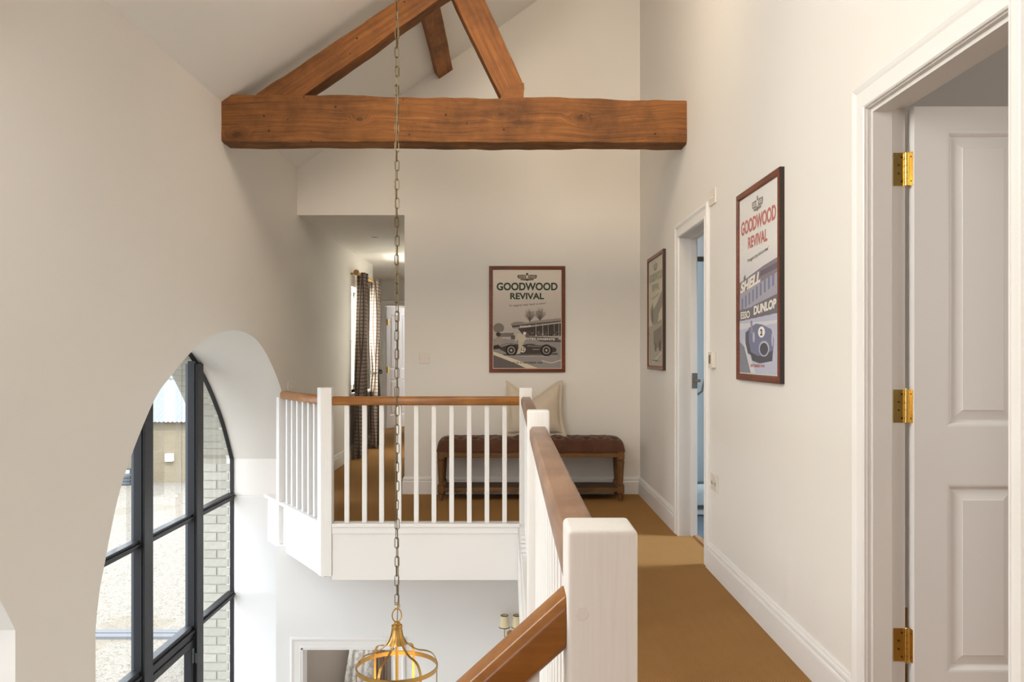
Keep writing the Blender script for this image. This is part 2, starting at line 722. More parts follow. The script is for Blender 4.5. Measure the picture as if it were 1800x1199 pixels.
# voussoirs
vous = MB().box(-.115, .115, -.006, .0, -.0325, .0325).mesh('brick')
acc = 0
for i in range(len(ARCH1)-2, 0, -1):
    (ya, za), (yb, zb_) = ARCH1[i+1], ARCH1[i]
    L = math.hypot(ya-yb, za-zb_)
    acc += L
    if acc >= .075:
        acc -= .075
        tx, tz = (yb-ya)/L, (zb_-za)/L
        b = link('brick', vous, BRICK, outer)
        b.location = (XO+.118, yb, zb_)
        b.rotation_euler = (math.atan2(tz, tx)-PI/2, 0, 0)
        cnt += 1

# hall left wall with window opening
HWY0, HWY1, HWZ0, HWZ1 = 9.76, 10.85, .76, 2.0
mb = MB()
mb.box(XL-.35, XL, YB+.03, HWY0, -.3, 2.5)
mb.box(XL-.35, XL, HWY1, 11.3, -.3, 2.5)
mb.box(XL-.35, XL, HWY0, HWY1, -.3, HWZ0)
mb.box(XL-.35, XL, HWY0, HWY1, HWZ1, 2.5)
mb.box(-2.40, -2.18, 11.3, 13.75, -.3, 2.5)
struct(mb.build('wall_hall_left', WALL), 'hall side wall with the curtained window')
struct(MB().box(XR, XR+.115, -3.2, 1.885, -.3, 5).build('wall_right_near', WALL))
mb = MB()
D2a, D2b, D1a, D1b, DH = 1.885, 2.655, 4.83, 5.58, 1.98
mb.box(XR, XR+.115, -3.2, D2a, -3.3, 5)
mb.box(XR, XR+.115, D2b, D1a, -3.3, 5)
mb.box(XR, XR+.115, D1b, YB+.15, -3.3, 5)
mb.box(XR, XR+.115, D2a, D2b, DH, 5)
mb.box(XR, XR+.115, D1a, D1b, DH, 5)
mb.box(XR, XR+.115, D2a, D2b, -3.3, -.02)
mb.box(XR, XR+.115, D1a, D1b, -3.3, -.02)
bpy.data.objects.remove(bpy.data.objects['wall_right_near'])
struct(mb.build('wall_right', WALL), 'cream right wall with two doorways')
# back wall with hall opening
mb = MB()
mb.prism([(-.904, -.01), (XR, -.01), (XR, 5.0), (-.904, roofz(-.904)+.3)], 'y', YB, YB+.15)
mb.prism([(XL, 2.408), (-.904, 2.408), (-.904, roofz(-.904)+.3), (XL, EAVE+.3)], 'y', YB, YB+.15)
struct(mb.build('wall_back', WALL), 'gable end wall above the bench')
HX = -.904
struct(MB().box(HX, HX+.12, YB+.15, 13.75, -.3, 2.5).build('wall_hall_right', WALL))
mb = MB()
mb.box(-2.4, -2.0, 13.6, 13.75, 0, 2.5)
mb.box(-2.0, -1.2, 13.6, 13.75, 2.0, 2.5)
mb.box(-1.2, HX+.12, 13.6, 13.75, 0, 2.5)
struct(mb.build('wall_hall_end', WALL))
struct(MB().box(-2.4, HX, YB+.15, 13.75, 2.408, 2.5).build('ceiling_hall', CEIL), 'flat hall ceiling')
# room past the hall end door
mb = MB()
mb.box(-2.6, 0, 16, 16.1, 0, 2.5)
mb.box(-2.7, -2.6, 13.75, 16.1, 0, 2.5)
mb.box(0, .1, 13.75, 16.1, 0, 2.5)
mb.box(-2.7, .1, 13.75, 16.1, 2.5, 2.6)
struct(mb.build('wall_far_room', WALL))
struct(MB().box(-2.7, .1, 13.75, 16.1, -.2, 0).build('floor_far_room', CARPET))
light('daylight_far_room', 'AREA', (-.6, 15.2, 1.9), 22, (.92, .97, 1), .8, .8, direction=(-.4, -.3, -.6))

# sloped ceiling
mb = MB()
mb.prism([(XL-.6, EAVE-.42), (XL-.6, EAVE-.2), (XR+.115, roofz(XR+.115)+.2), (XR+.115, roofz(XR+.115))], 'y', -3.2, YB+.15)
struct(mb.build('ceiling', CEIL), 'sloping plastered ceiling under the roof')
struct(MB().box(XO, XR+.115, -3.3, -3.2, -3.3, 5.2).build('wall_rear', TAUPE), 'wall behind the viewpoint')  # dark paint added here to soak up bounced light

# landing floor
land = [(-1.975, YB+.02), (-1.985, 7.03), (-1.243, 5.865), (-1.22, 5.83), (.085, 5.83), (.085, 1.16), (.085, .1), (XL, .1), (XL, -3.2), (XR, -3.2), (XR, D2a), (XR+.115, D2a), (XR+.115, D2b),
        (XR, D2b), (XR, D1a), (XR+.115, D1a), (XR+.115, D1b), (XR, D1b), (XR, YB), (XR, YB+.15), (HX, YB+.15), (HX, 13.75), (-2.18, 13.75), (-2.18, 11.3), (XL, 11.3), (XL, YB+.03)]
mb = MB()
mb.prism(land, 'z', -.30, 0)
struct(mb.build('floor', CARPET), 'sisal herringbone carpet on the landing')
# ground floor of the stair hall
struct(MB().box(XG, XR, -3.2, 6.61, -3.2, ZF2).build('floor_stair_hall', paint('stone_floor', (.55, .52, .47, 1), .4)))
# lower wall beyond stairwell, with doorway
LD0, LD1, LDZ = -1.63, -.90, -1.10
mb = MB()
mb.box(XL, LD0, 6.61, 6.73, ZF2, -.30)
mb.box(LD1, XR, 6.61, 6.73, ZF2, -.30)
mb.box(LD0, LD1, 6.61, 6.73, LDZ, -.30)
struct(mb.build('wall_below_landing', JAMBP), 'white wall below the landing')
# jamb of the arched window, storey below the landing line (slightly proud)
struct(MB().box(XG+.03, XL-.002, YB+.005, YB+.03, ZF2, -.025).build('trim_reveal', JAMBP))
bpy.data.objects['trim_reveal'].location.y = -.01
# back room below
mb = MB()
mb.box(-2.5, 0, 9.3, 9.4, -3.2, -.3)
mb.box(-2.6, -2.5, YB+.35, 9.4, -3.2, -.3)
mb.box(0, .1, 6.73, 9.4, -3.2, -.3)
struct(mb.build('wall_back_room', TAUPE))
struct(MB().box(-2.5, .1, 6.73, 9.4, -3.3, -3.2).build('floor_back_room', TAUPE))
# bathroom
mb = MB()
mb.box(XR+.115, 3.9, 8.0, 8.1, -.1, 2.5)
mb.box(3.8, 3.9, 4.2, 8.0, -.1, 2.5)
mb.box(XR+.115, 3.9, 4.1, 4.2, -.1, 2.5)
struct(mb.build('wall_bathroom', TILEB))
struct(MB().box(XR+.115, 3.9, 4.2, 8.0, 2.4, 2.5).build('ceiling_bathroom', CEIL))
struct(MB().box(XR+.115, 3.9, 4.2, 8.0, -.12, -.004).build('floor_bathroom', BFLOOR))
# bedroom
mb = MB()
mb.box(XR+.115, 5.0, 4.0, 4.09, -.1, 3.2)
mb.box(4.9, 5.0, -1, 4.0, -.1, 3.2)
mb.box(XR+.115, 5.0, -1.1, -1, -.1, 3.2)
struct(mb.build('wall_bedroom', BEDW))
struct(MB().box(XR+.115, 5.0, -1, 4.0, 3.1, 3.2).build('ceiling_bedroom', BEDW))
struct(MB().box(XR+.115, 5.0, -1, 4.0, -.12, 0).build('floor_bedroom', CARPET))

# ------------------------------------------------------------------ skirting boards
SK = [(0, 0), (.018, 0), (.018, .105), (.016, .112), (.012, .116), (.016, .124), (.015, .133), (.009, .139), (.008, .145), (.004, .150), (0, .150)]


def skirt(name, p0, p1, nrm, ext0=0, ext1=0):
    p0, p1, nrm = Vector(p0), Vector(p1), Vector(nrm)
    d = (p1-p0).normalized()
    mb = MB()
    mb.sweep(SK, [lambda p: (p0.x+nrm.x*p[0]+d.x*ext0*p[0], p0.y+nrm.y*p[0]+d.y*ext0*p[0], p[1]),
                  lambda p: (p1.x+nrm.x*p[0]+d.x*ext1*p[0], p1.y+nrm.y*p[0]+d.y*ext1*p[0], p[1])])
    return struct(mb.build(name, TRIM))


CW = .088
skirt('baseboard_right', (XR, D2b+CW), (XR, D1a-CW), (-1, 0))
skirt('baseboard_right', (XR, D1b+CW), (XR, YB), (-1, 0), 0, -1)
skirt('baseboard_right', (XR, -3), (XR, D2a-.06), (-1, 0))
skirt('baseboard_back', (HX, YB), (XR, YB), (0, -1), -1, -1)
skirt('baseboard_hall', (XL, YB+.04), (XL, 11.3), (1, 0), 0, 1)
skirt('baseboard_hall', (-2.18, 11.3), (-2.18, 13.6), (1, 0))
skirt('baseboard_hall', (HX, YB+.0), (HX, 13.6), (-1, 0), -1, 0)

# ------------------------------------------------------------------ door casings and linings
CP = [(0, 0), (0, .010), (.004, .014), (.012, .014), (.014, .011), (.055, .012), (.062, .016), (.072, .020), (.080, .018), (.086, .012), (.088, .010), (.088, 0)]


def casing_x(name, xw, ya, yb, zt, near_w=1.0, z0=0, label=None):
    mb = MB()
    mb.sweep(CP, [lambda p: (xw-p[1], yb+p[0], z0), lambda p: (xw-p[1], yb+p[0], zt+p[0]),
                  lambda p: (xw-p[1], ya-p[0]*near_w, zt+p[0]), lambda p: (xw-p[1], ya-p[0]*near_w, z0)])
    return struct(mb.build(name, TRIM), label)


def casing_y(name, yw, xa, xb, zt, z0=0, mat=None):
    mb = MB()
    mb.sweep(CP, [lambda p: (xa-p[0], yw-p[1], z0), lambda p: (xa-p[0], yw-p[1], zt+p[0]),
                  lambda p: (xb+p[0], yw-p[1], zt+p[0]), lambda p: (xb+p[0], yw-p[1], z0)])
    return struct(mb.build(name, mat or TRIM))


casing_x('trim_1', XR, D2a, D2b, DH, .68, label='moulded white casing around the near doorway')
casing_x('trim_2', XR, D1a, D1b, DH, 1, label='moulded white casing around the bathroom doorway')


def lining(name, ya, yb, zt, stop0=.074, stop1=.118):
    mb = MB()
    t = .004
    x0, x1 = XR-.002, XR+.1165
    mb.box(x0, x1, ya-.001, ya+t, 0, zt)
    mb.box(x0, x1, yb-t, yb+.001, 0, zt)
    mb.box(x0, x1, ya, yb, zt-t, zt+.001)
    s = .013
    mb.box(XR+stop0, XR+stop1, ya+t, ya+t+s, 0, zt-t-s)
    mb.box(XR+stop0, XR+stop1, yb-t-s, yb-t, 0, zt-t-s)
    mb.box(XR+stop0, XR+stop1, ya+t, yb-t, zt-t-s, zt-t)
    return struct(mb.build(name, LINP, bevel=0))


lining('trim_3', D2a, D2b, DH, .010, .070)
lining('trim_4', D1a, D1b, DH, .07, .11)
casing_y('trim_5', 6.61, LD0, LD1, LDZ, ZF2)
struct(MB().box(LD0-.001, LD0+.012, 6.60, 6.74, ZF2, LDZ).box(LD1-.012, LD1+.001, 6.60, 6.74, ZF2, LDZ).box(LD0-.001, LD1+.001, 6.60, 6.74, LDZ-.012, LDZ+.002).build('trim_6', TRIM))
# threshold strip at bathroom
tag(MB().prism([(XR+.085, 0), (XR+.135, 0), (XR+.115, .008), (XR+.09, .010)], 'y', D1a+.005, D1b-.005).build('door_threshold', THRESH), 'oak threshold bar on the floor of the bathroom doorway', 'threshold')


# ------------------------------------------------------------------ near door leaf with hinges
def panel_door(name, w_, h_, t_, panels, mat, label=None):
    """local: x 0..w from hinge edge, y 0..t (y=0 faces the viewer), z 0..h"""
    root = bpy.data.objects.new(name, None)
    COL.objects.link(root)
    root['kind'] = 'structure'
    if label:
        root['label'] = label
    # leaf with recessed panel wells as grid of boxes
    xs = sorted(set([0, w_]+[p[0] for p in panels]+[p[1] for p in panels]))
    zs = sorted(set([0, h_]+[p[2] for p in panels]+[p[3] for p in panels]))
    mb = MB()
    idx = {}

    def vid(x, y, z):
        k = (round(x, 5), round(y, 5), round(z, 5))
        if k not in idx:
            idx[k] = len(mb.v)
            mb.v.append((x, y, z))
        return idx[k]
    for yy in (0, t_):
        for i in range(len(xs)-1):
            for j in range(len(zs)-1):
                cx, cz = (xs[i]+xs[i+1])/2, (zs[j]+zs[j+1])/2
                if any(a < cx < b and c < cz < d for a, b, c, d in panels):
                    continue
                mb.f.append((vid(xs[i], yy, zs[j]), vid(xs[i+1], yy, zs[j]), vid(xs[i+1], yy, zs[j+1]), vid(xs[i], yy, zs[j+1])))
    for i in range(len(xs)-1):
        for zz in (0, h_):
            mb.f.append((vid(xs[i], 0, zz), vid(xs[i+1], 0, zz), vid(xs[i+1], t_, zz), vid(xs[i], t_, zz)))
    for j in range(len(zs)-1):
        for xx in (0, w_):
            mb.f.append((vid(xx, 0, zs[j]), vid(xx, 0, zs[j+1]), vid(xx, t_, zs[j+1]), vid(xx, t_, zs[j])))
    mb.build('door_leaf', mat, root)
    prof = [(0, 0), (.006, .001), (.012, .006), (.016, .012), (.020, .013), (.046, .006), (.050, .0045), (.051, .003)]
    for (a, b, c, d) in panels:
        pm = MB()
        for side in (0, 1):
            rings = []
            for (q, dep) in prof:
                y = dep if side == 0 else t_-dep
                rings.append([(a+q, y, c+q), (b-q, y, c+q), (b-q, y, d-q), (a+q, y, d-q)])
            pm.quadstrip(rings, cap=False)
            n = len(pm.v)
            pm.f.append((n-4, n-3, n-2, n-1))
        pm.build('door_panel', mat, root)
    return root


LW, LH, LT = .762, 1.962, .044
door2 = panel_door('door_1', LW, LH, LT, [(.101, .33, .965, 1.885), (.432, .661, .965, 1.885), (.101, .33, .20, .785), (.432, .661, .20, .785)], DOORP,
                   'open white panelled door with brass hinges')
door2.location = (1.262, 2.622, .012)
hinge_me = None


def hinge(parent, loc):
    """local x: along wall thickness, knuckle at x=0"""
    mb = MB()
    mb.box(-.038, -.003, -.001, .0015, -.052, .052)
    o = mb.build('hinge', BRASS, parent)
    o.location = loc
    k = MB()
    for i in range(5):
        z0 = -.052+i*.0208
        k.lathe([(.0001, z0+.0005), (.0062, z0+.0005), (.0062, z0+.0200), (.0001, z0+.0200)], (0, -.006, 0), 12)
    k.lathe([(.0001, -.056), (.004, -.056), (.0055, -.0525), (.0001, -.0525)], (0, -.006, 0), 12)
    k.lathe([(.0001, .0525), (.0055, .0525), (.004, .056), (.0001, .056)], (0, -.006, 0), 12)
    k.build('hinge_knuckle', BRASS, o, smooth=True)
    lf = MB()
    lf.box(.0130, .0148, -.020, .012, -.052, .052).box(.004, .0148, -.009, -.005, -.052, .052)
    lf.build('hinge_plate', BRASS, o)
    s = MB()
    for z, x in ((-.038, -.012), (-.013, -.022), (.013, -.022), (.038, -.012)):
        s.lathe([(.0001, 0), (.0032, 0), (.0032, .001), (.0001, .001)], (0, 0, 0), 10)
        for q in range(len(s.v)-40, len(s.v)):
            a, b, c = s.v[q]
            s.v[q] = (a+x, -c-.0012, b+z)
    for z, y in ((-.038, .012), (-.013, .020), (.013, .020), (.038, .012)):
        s.lathe([(.0001, 0), (.0030, 0), (.0030, .001), (.0001, .001)], (0, 0, 0), 10)
        for q in range(len(s.v)-40, len(s.v)):
            a, b, c = s.v[q]
            s.v[q] = (.0130-c, a+y-.020, b+z)
    s.build('hinge_screws', SCREW, o)
    return o


for z in (1.784, 1.039, .288):
    hinge(door2, (1.2475-1.262, 2.651-2.622-.001, z-.012))

# bathroom door latch strike
sp = thing('strike_plate', (XR+.095, D1b-.02, 1.03), 'nickel strike plate on the bathroom door lining', 'strike plate')
MB().box(-.018, .018, -.002, 0, -.05, .05).build('plate', CHROME, sp, bevel=.002)
MB().tube([(.004, -.002, 0), (.018, -.010, 0), (.030, -.022, 0)], .010, 10).build('latch', CHROME, sp, smooth=True)

# hall end door
casing_y('trim_7', 13.6, -2.0, -1.2, 2.0)
hd = panel_door('door_2', .74, 1.97, .04, [(.1, .32, .95, 1.85), (.42, .64, .95, 1.85), (.1, .32, .2, .8), (.42, .64, .2, .8)], DOORP, 'half open panelled door at the end of the hall')
hd.location = (-1.985, 13.62, .01)
hd.rotation_euler = (0, 0, math.radians(62))
for z in (1.72, .95):
    h = MB().box(0, .03, -.045, -.015, -.05, .05).build('hinge', BRASS, hd)
    h.location = (-.02, .0, z)
kb = MB().lathe([(.001, 0), (.012, 0), (.01, .03), (.026, .04), (.028, .055), (.018, .068), (.001, .07)], n=16).build('door_knob', CHROME, hd, smooth=True)
kb.rotation_euler = (PI/2, 0, 0)
kb.location = (.68, 0, .98)

# ------------------------------------------------------------------ steel arched windows


def arched_window(idx, cy, arc, lab):
    root = bpy.data.objects.new('window_%d' % idx, None)
    COL.objects.link(root)
    root.location = (XG, cy, 0)
    root['kind'] = 'structure'
    root['label'] = lab
    pts = [(y-cy, z) for y, z in arc]
    y0, y1 = pts[0][0], pts[-1][0]
    # perimeter frame: strip following the arch
    poly = [(y0, ZF2)]+pts+[(y1, ZF2)]
    mb = MB()
    rings = []
    n = len(poly)
    for i, p in enumerate(poly):
        a = Vector(poly[max(i-1, 0)])
        b = Vector(poly[min(i+1, n-1)])
        t = (b-a).normalized()
        nn = Vector((t.y, -t.x))  # inward (down)
        q = Vector(p)
        i_ = q+nn*.016
        rings.append([(-.014, q.x, q.y), (.014, q.x, q.y), (.014, i_.x, i_.y), (-.014, i_.x, i_.y)])
    mb.quadstrip(rings)
    mb.build('window_frame', STEEL, root)

    def ztop(y):
        for i in range(len(pts)-1):
            if pts[i][0] <= y <= pts[i+1][0]:
                t = (y-pts[i][0])/(pts[i+1][0]-pts[i][0])
                return pts[i][1]*(1-t)+pts[i+1][1]*t
        return 0
    cols = [5.48-5.55-.91, 5.48-5.55, 6.39-5.55]
    for k, my in enumerate(cols):
        zt = ztop(my)-.03
        m = MB()
        # inner box with grooves
        m.box(.005, .056, my-.068, my+.068, -2.9, zt-.02)
        m.build('mullion', STEEL, root, bevel=.003, seg=1)
        g = MB()
        g.box(-.01, .040, my-.078, my-.070, -2.9, zt)
        g.box(-.01, .040, my+.070, my+.078, -2.9, zt)
        g.build('glazing_bead', STEEL, root)
        e = MB()
        e.box(-.040, -.012, my-.045, my+.045, -2.9, zt-.02)
        e.build('outer_mullion', STEELO, root)
    edges = [y0+.02]+cols+[y1-.02]

    def at_z_y(z):
        # usable y-range at height z
        a, b = y0, y1
        for i in range(len(pts)-1):
            (ya, za), (yb, zb) = pts[i], pts[i+1]
            if za <= z <= zb and za != zb:
                a = ya+(yb-ya)*(z-za)/(zb-za)
            if za >= z >= zb and za != zb:
                b = ya+(yb-ya)*(z-za)/(zb-za)
        return a, b
    for z in (-.02, -.865, -1.71):
        for j in range(4):
            a, b = edges[j], edges[j+1]
            a += .07 if j > 0 else 0
            b -= .07 if j < 3 else 0
            m = MB()
            if z == -.865 and j in (1, 2):
                m.box(-.03, .030, a, b, z-.055, z-.020)
                m.box(-.02, .044, a, b, z-.016, z+.004)
                m.box(-.03, .030, a, b, z+.008, z+.036)
            else:
                m.box(-.03, .026, a, b, z-.026, z-.002)
                m.box(-.02, .040, a, b, z, z+.010)
                m.box(-.03, .026, a, b, z+.012, z+.028)
            m.build('transom', STEEL, root, bevel=.002, seg=1)
    # french door frames under the second transom
    if True:
        for j in (1, 2):
            a, b = edges[j]+.072, edges[j+1]-.072
            dm = MB()
            z1, z0 = -.93, -2.98
            dm.box(-.02, .035, a+.005, a+.055, z0, z1)
            dm.box(-.02, .035, b-.055, b-.005, z0, z1)
            dm.box(-.02, .035, a+.055, b-.055, z1-.05, z1)
            dm.box(-.02, .035, a+.055, b-.055, z0, z0+.2)
            c = dm.build('casement', STEEL, root, bevel=.002, seg=1)
            hm = MB()
            hm.box(.036, .044, b-.045, b-.020, z1-.17, z1-.06)
            hm.tube([(.044, b-.032, z1-.10), (.062, b-.032, z1-.10), (.062, b-.032, z1-.17)], .006, 8)
            hm.build('window_catch', STEELO, c, bevel=0)
    # panes
    for j in range(4):
        a, b = edges[j], edges[j+1]
        zlist = [-2.95, -1.71, -.865, -.02, None]
        for r in range(4):
            zb_ = zlist[r]
            zt_ = zlist[r+1]
            pm = MB()
            if zt_ is None:
                N = 14
                bot = [(a+(b-a)*i/N, zb_) for i in range(N+1)]
                top = [(a+(b-a)*i/N, max(ztop(a+(b-a)*i/N)-.012, zb_+.001)) for i in range(N+1)]
                for i in range(N):
                    pm.v += [(-.004, *bot[i]), (-.004, *bot[i+1]), (-.004, *top[i+1]), (-.004, *top[i])]
                    q = len(pm.v)
                    pm.f.append((q-4, q-3, q-2, q-1))
            else:
                pm.v += [(-.004, a, zb_), (-.004, b, zb_), (-.004, b, zt_), (-.004, a, zt_)]
                pm.f.append((0, 1, 2, 3))
            pm.build('pane', GLASS, root)
    return root


arched_window(1, 5.55, ARCH1, 'tall dark steel framed arched window with gravel yard outside')
arched_window(2, 1.375, ARCH2, 'matching arched steel window nearer the viewpoint')

# hall window
root = bpy.data.objects.new('window_3', None)
COL.objects.link(root)
root['kind'] = 'structure'
root['label'] = 'white hall window between the checked curtains'
root.location = (XL-.2, 0, 0)
mb = MB()
mb.box(-.03, .03, HWY0, HWY0+.05, HWZ0, HWZ1).box(-.03, .03, HWY1-.05, HWY1, HWZ0, HWZ1).box(-.03, .03, HWY0, HWY1, HWZ0, HWZ0+.06).box(-.03, .03, HWY0, HWY1, HWZ1-.05, HWZ1)
mb.box(-.02, .02, HWY0, HWY1, 1.36, 1.39).box(-.02, .02, 10.29, 10.32, HWZ0, HWZ1)
mb.build('window_frame', TRIM, root)
MB().box(-.002, .002, HWY0, HWY1, HWZ0, HWZ1).build('pane', GLASS, root)
MB().box(.03, .26, HWY0-.03, HWY1+.03, HWZ0-.03, HWZ0).build('window_sill', TRIM, root, bevel=.005)

# ------------------------------------------------------------------ landing edge trims (strings)
DD = Vector((-.526, .85, 0)).normalized()     # direction of the diagonal run
DN = Vector((-.85, -.526, 0)).normalized()    # outward (towards stairwell/window)
P0 = Vector((-1.265, 5.845, 0))               # centre of corner newel
P1 = Vector((-1.795, 6.70, 0))


def obox(mb, c0, c1, half, z0, z1, off=0):
    """box along a plan segment"""
    c0, c1 = Vector(c0), Vector(c1)
    d = (c1-c0).normalized()
    n = Vector((d.y, -d.x, 0))
    a = [c0+n*(off-half), c1+n*(off-half), c1+n*(off+half), c0+n*(off+half)]
    mb.quadstrip([[(p.x, p.y, z0) for p in a], [(p.x, p.y, z1) for p in a]])
    return mb


mb = MB()
mb.box(-1.22, .075, 5.80, 5.83, -.352, .02)
mb.box(-1.22, .075, 5.792, 5.80, -.03, .014)
struct(mb.build('trim_8', TRIM, bevel=.002, seg=1), 'white fascia under the back balustrade')
struct(MB().box(-1.22, .075, 5.785, 5.895, .014, .038).build('trim_9', TRIM, bevel=.004), 'white base rail of the back balustrade')
pe = P0+DD*1.41
mb = MB()
obox(mb, P0-DN*0+DD*.04, pe, .012, -.352, .02, 0)
struct(mb.build('trim_10', TRIM))
mb = MB()
obox(mb, P0+DD*.04, pe, .045, .014, .038, 0)
struct(mb.build('trim_11', TRIM, bevel=.004))
mb = MB()
mb.box(.060, .085, 1.155, 5.79, -.352, .014)
struct(mb.build('trim_12', TRIM))
struct(MB().box(.070, .166, 1.155, 3.39, .0, .038).build('trim_13', TRIM, bevel=.004))
struct(MB().box(.070, .166, 3.48, 5.79, .0, .038).build('trim_14', TRIM, bevel=.004))

# ------------------------------------------------------------------ newels


def newel(name, x0, x1, y0, y1, z0, z1, label):
    r = thing(name, ((x0+x1)/2, (y0+y1)/2, z0), label, 'newel post', group='white newel posts of the landing balustrade')
    hx, hy = (x1-x0)/2, (y1-y0)/2
    MB().box(-hx, hx, -hy, hy, 0, z1-z0).build('post', NEWELP, r, bevel=.007, seg=3, smooth=True)
    return r


n1 = newel('newel_post', .0734, .1634, 1.065, 1.155, -.36, .978, 'large white newel post nearest the viewer at the head of the stairs')
pg = MB().lathe([(.0001, 0), (.0085, 0), (.0075, .0022), (.0001, .0028)], n=20).build('wooden_plug', NEWELP, n1, smooth=True)
pg.rotation_euler = (PI/2, 0, 0)
pg.location = (-.026, -.0447, .36+.872)
newel('newel_post', .0734, .1634, 3.39, 3.48, -.36, .976, 'white newel post halfway along the side handrail')
newel('newel_post', .0700, .1600, 5.79, 5.88, -.36, .974, 'white newel post in front of the cushion where two rails meet')


def poly_newel(poly, z0, z1, label):
    c = Vector((sum(p[0] for p in poly)/len(poly), sum(p[1] for p in poly)/len(poly)))
    r = thing('newel_post', (c.x, c.y, z0), label, 'newel post', group='white newel posts of the landing balustrade')
    MB().prism([(p[0]-c.x, p[1]-c.y) for p in poly], 'z', 0, z1-z0).build('post', NEWELP, r, bevel=.004, seg=2)
    return r


poly_newel([(-1.297, 5.79), (-1.222, 5.79), (-1.222, 5.88), (-1.262, 5.905), (-1.335, 5.852)], -.324, .974, 'white angled corner newel at the turn of the balustrade')
pp = [P1+DN*.045-DD*.02, P1-DN*.045-DD*.02, P1-DN*.045+DD*.05, P1+DN*.045+DD*.05]
poly_newel([(p.x, p.y) for p in pp], -.30, .865, 'slim white end post beside the arched window')

# ------------------------------------------------------------------ balustrades
RP = [(-.036, .008), (-.026, 0), (.026, 0), (.036, .008), (.036, .044), (.026, .060), (-.026, .060), (-.036, .044)]
RZ = .852


def balustrade(a, b, n, label, mat, zrail=RZ, bal0=None, inset=0):
    """a, b plan points (centre line)"""
    a, b = Vector((*a, 0)), Vector((*b, 0))
    d = (b-a).normalized()
    L = (b-a).length
    ang = math.atan2(d.y, d.x)
    r = thing('balustrade', (a.x, a.y, .038), label, 'balustrade')
    axis_y = abs(d.y) > .99
    nrm = Vector((-d.y, d.x, 0))
    mb = MB()
    mb.sweep(RP, [lambda p: (nrm.x*p[0], nrm.y*p[0], zrail-.038+p[1]), lambda p: (d.x*L+nrm.x*p[0], d.y*L+nrm.y*p[0], zrail-.038+p[1])])
    mb.build('handrail', mat, r, bevel=.003, seg=2, smooth=True)
    bme = None
    for i in range(n):
        t = (i+1)/(n+1) if bal0 is None else bal0[i]
        if bme is None:
            o = MB().box(-.016, .016, -.016, .016, 0, zrail-.038+.002).build('baluster', TRIM, r, bevel=.003, seg=1)
            bme = o.data
        else:
            o = link('baluster', bme, TRIM, r)
        o.location = (d.x*L*t, d.y*L*t, 0)
        o.rotation_euler = (0, 0, ang)
    return r


xs = [610, 641, 671, 701.5, 732, 763, 794, 825, 856, 887]
b0 = [((x-895)*5.84/1480-(-1.222))/(.07+1.222) for x in xs]
balustrade((-1.222, 5.84), (.07, 5.84), 10, 'back run of white spindles under an orange oak handrail before the bench', OAK, bal0=b0)
pa = P0+DD*.06
pb = P1-DD*.02
LD = (pb-pa).length
balustrade((pa.x, pa.y), (pb.x, pb.y), 7, 'short slanting run of white spindles beside the arched window', OAK, bal0=[.05, .19, .33, .47, .61, .75, .89])
balustrade((.118, 1.155), (.118, 3.39), 18, 'near side run of white spindles under a broad oak handrail', OAKY)
balustrade((.118, 3.48), (.118, 5.79), 18, 'far side run of white spindles ending at the cushion', OAKY)
# infill board behind the slanting spindles
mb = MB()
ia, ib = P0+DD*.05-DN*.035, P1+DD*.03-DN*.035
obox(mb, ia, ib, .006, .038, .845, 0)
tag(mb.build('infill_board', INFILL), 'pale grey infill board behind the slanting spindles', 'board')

# stair balustrade descending to the left from near newel
r = thing('stair_balustrade', (.0734, 1.11, -.3), 'descending oak stair handrail with white spindles at the bottom of the view', 'balustrade')
SLP = .90
L = 2.2
zt = 1.2-.345+.3     # local height of underside at x=0
zt = (.823)+.3
RPs = [(-.036, .008), (-.028, 0), (.028, 0), (.036, .008), (.036, .054), (.026, .068), (-.026, .068), (-.036, .054)]
mb = MB()
mb.sweep(RPs, [lambda p: (0, p[0], zt+p[1]), lambda p: (-L, p[0], zt-L*SLP+p[1])])
mb.build('handrail', OAK, r, bevel=.003, smooth=True)
for i in range(16):
    x = -.05-i*.125
    za = zt+x*SLP
    mb = MB()
    mb.prism([(x-.016, za-.016*SLP+.003-.83), (x+.016, za+.016*SLP+.003-.83), (x+.016, za+.016*SLP+.003), (x-.016, za-.016*SLP+.003)], 'y', -.016, .016)
    mb.build('baluster', TRIM, r)
mb = MB()
z_ = zt-.83
mb.prism([(0, z_-.25), (-L, z_-L*SLP-.25), (-L, z_-L*SLP+.03), (0, z_+.03)], 'y', -.02, .02)
mb.build('string', TRIM, r)
# stairs flight
st = thing('staircase', (.085, .62, -.3), 'carpeted stair flight descending beside the viewpoint', 'stairs')
for i in range(10):
    MB().box(-.25*(i+1)*.9, -.25*i*.9+.0, -.50, .46, -.19*(i+1)+.07, -.19*(i+1)+.30).build('step', CARPET, st)

# ------------------------------------------------------------------ roof truss


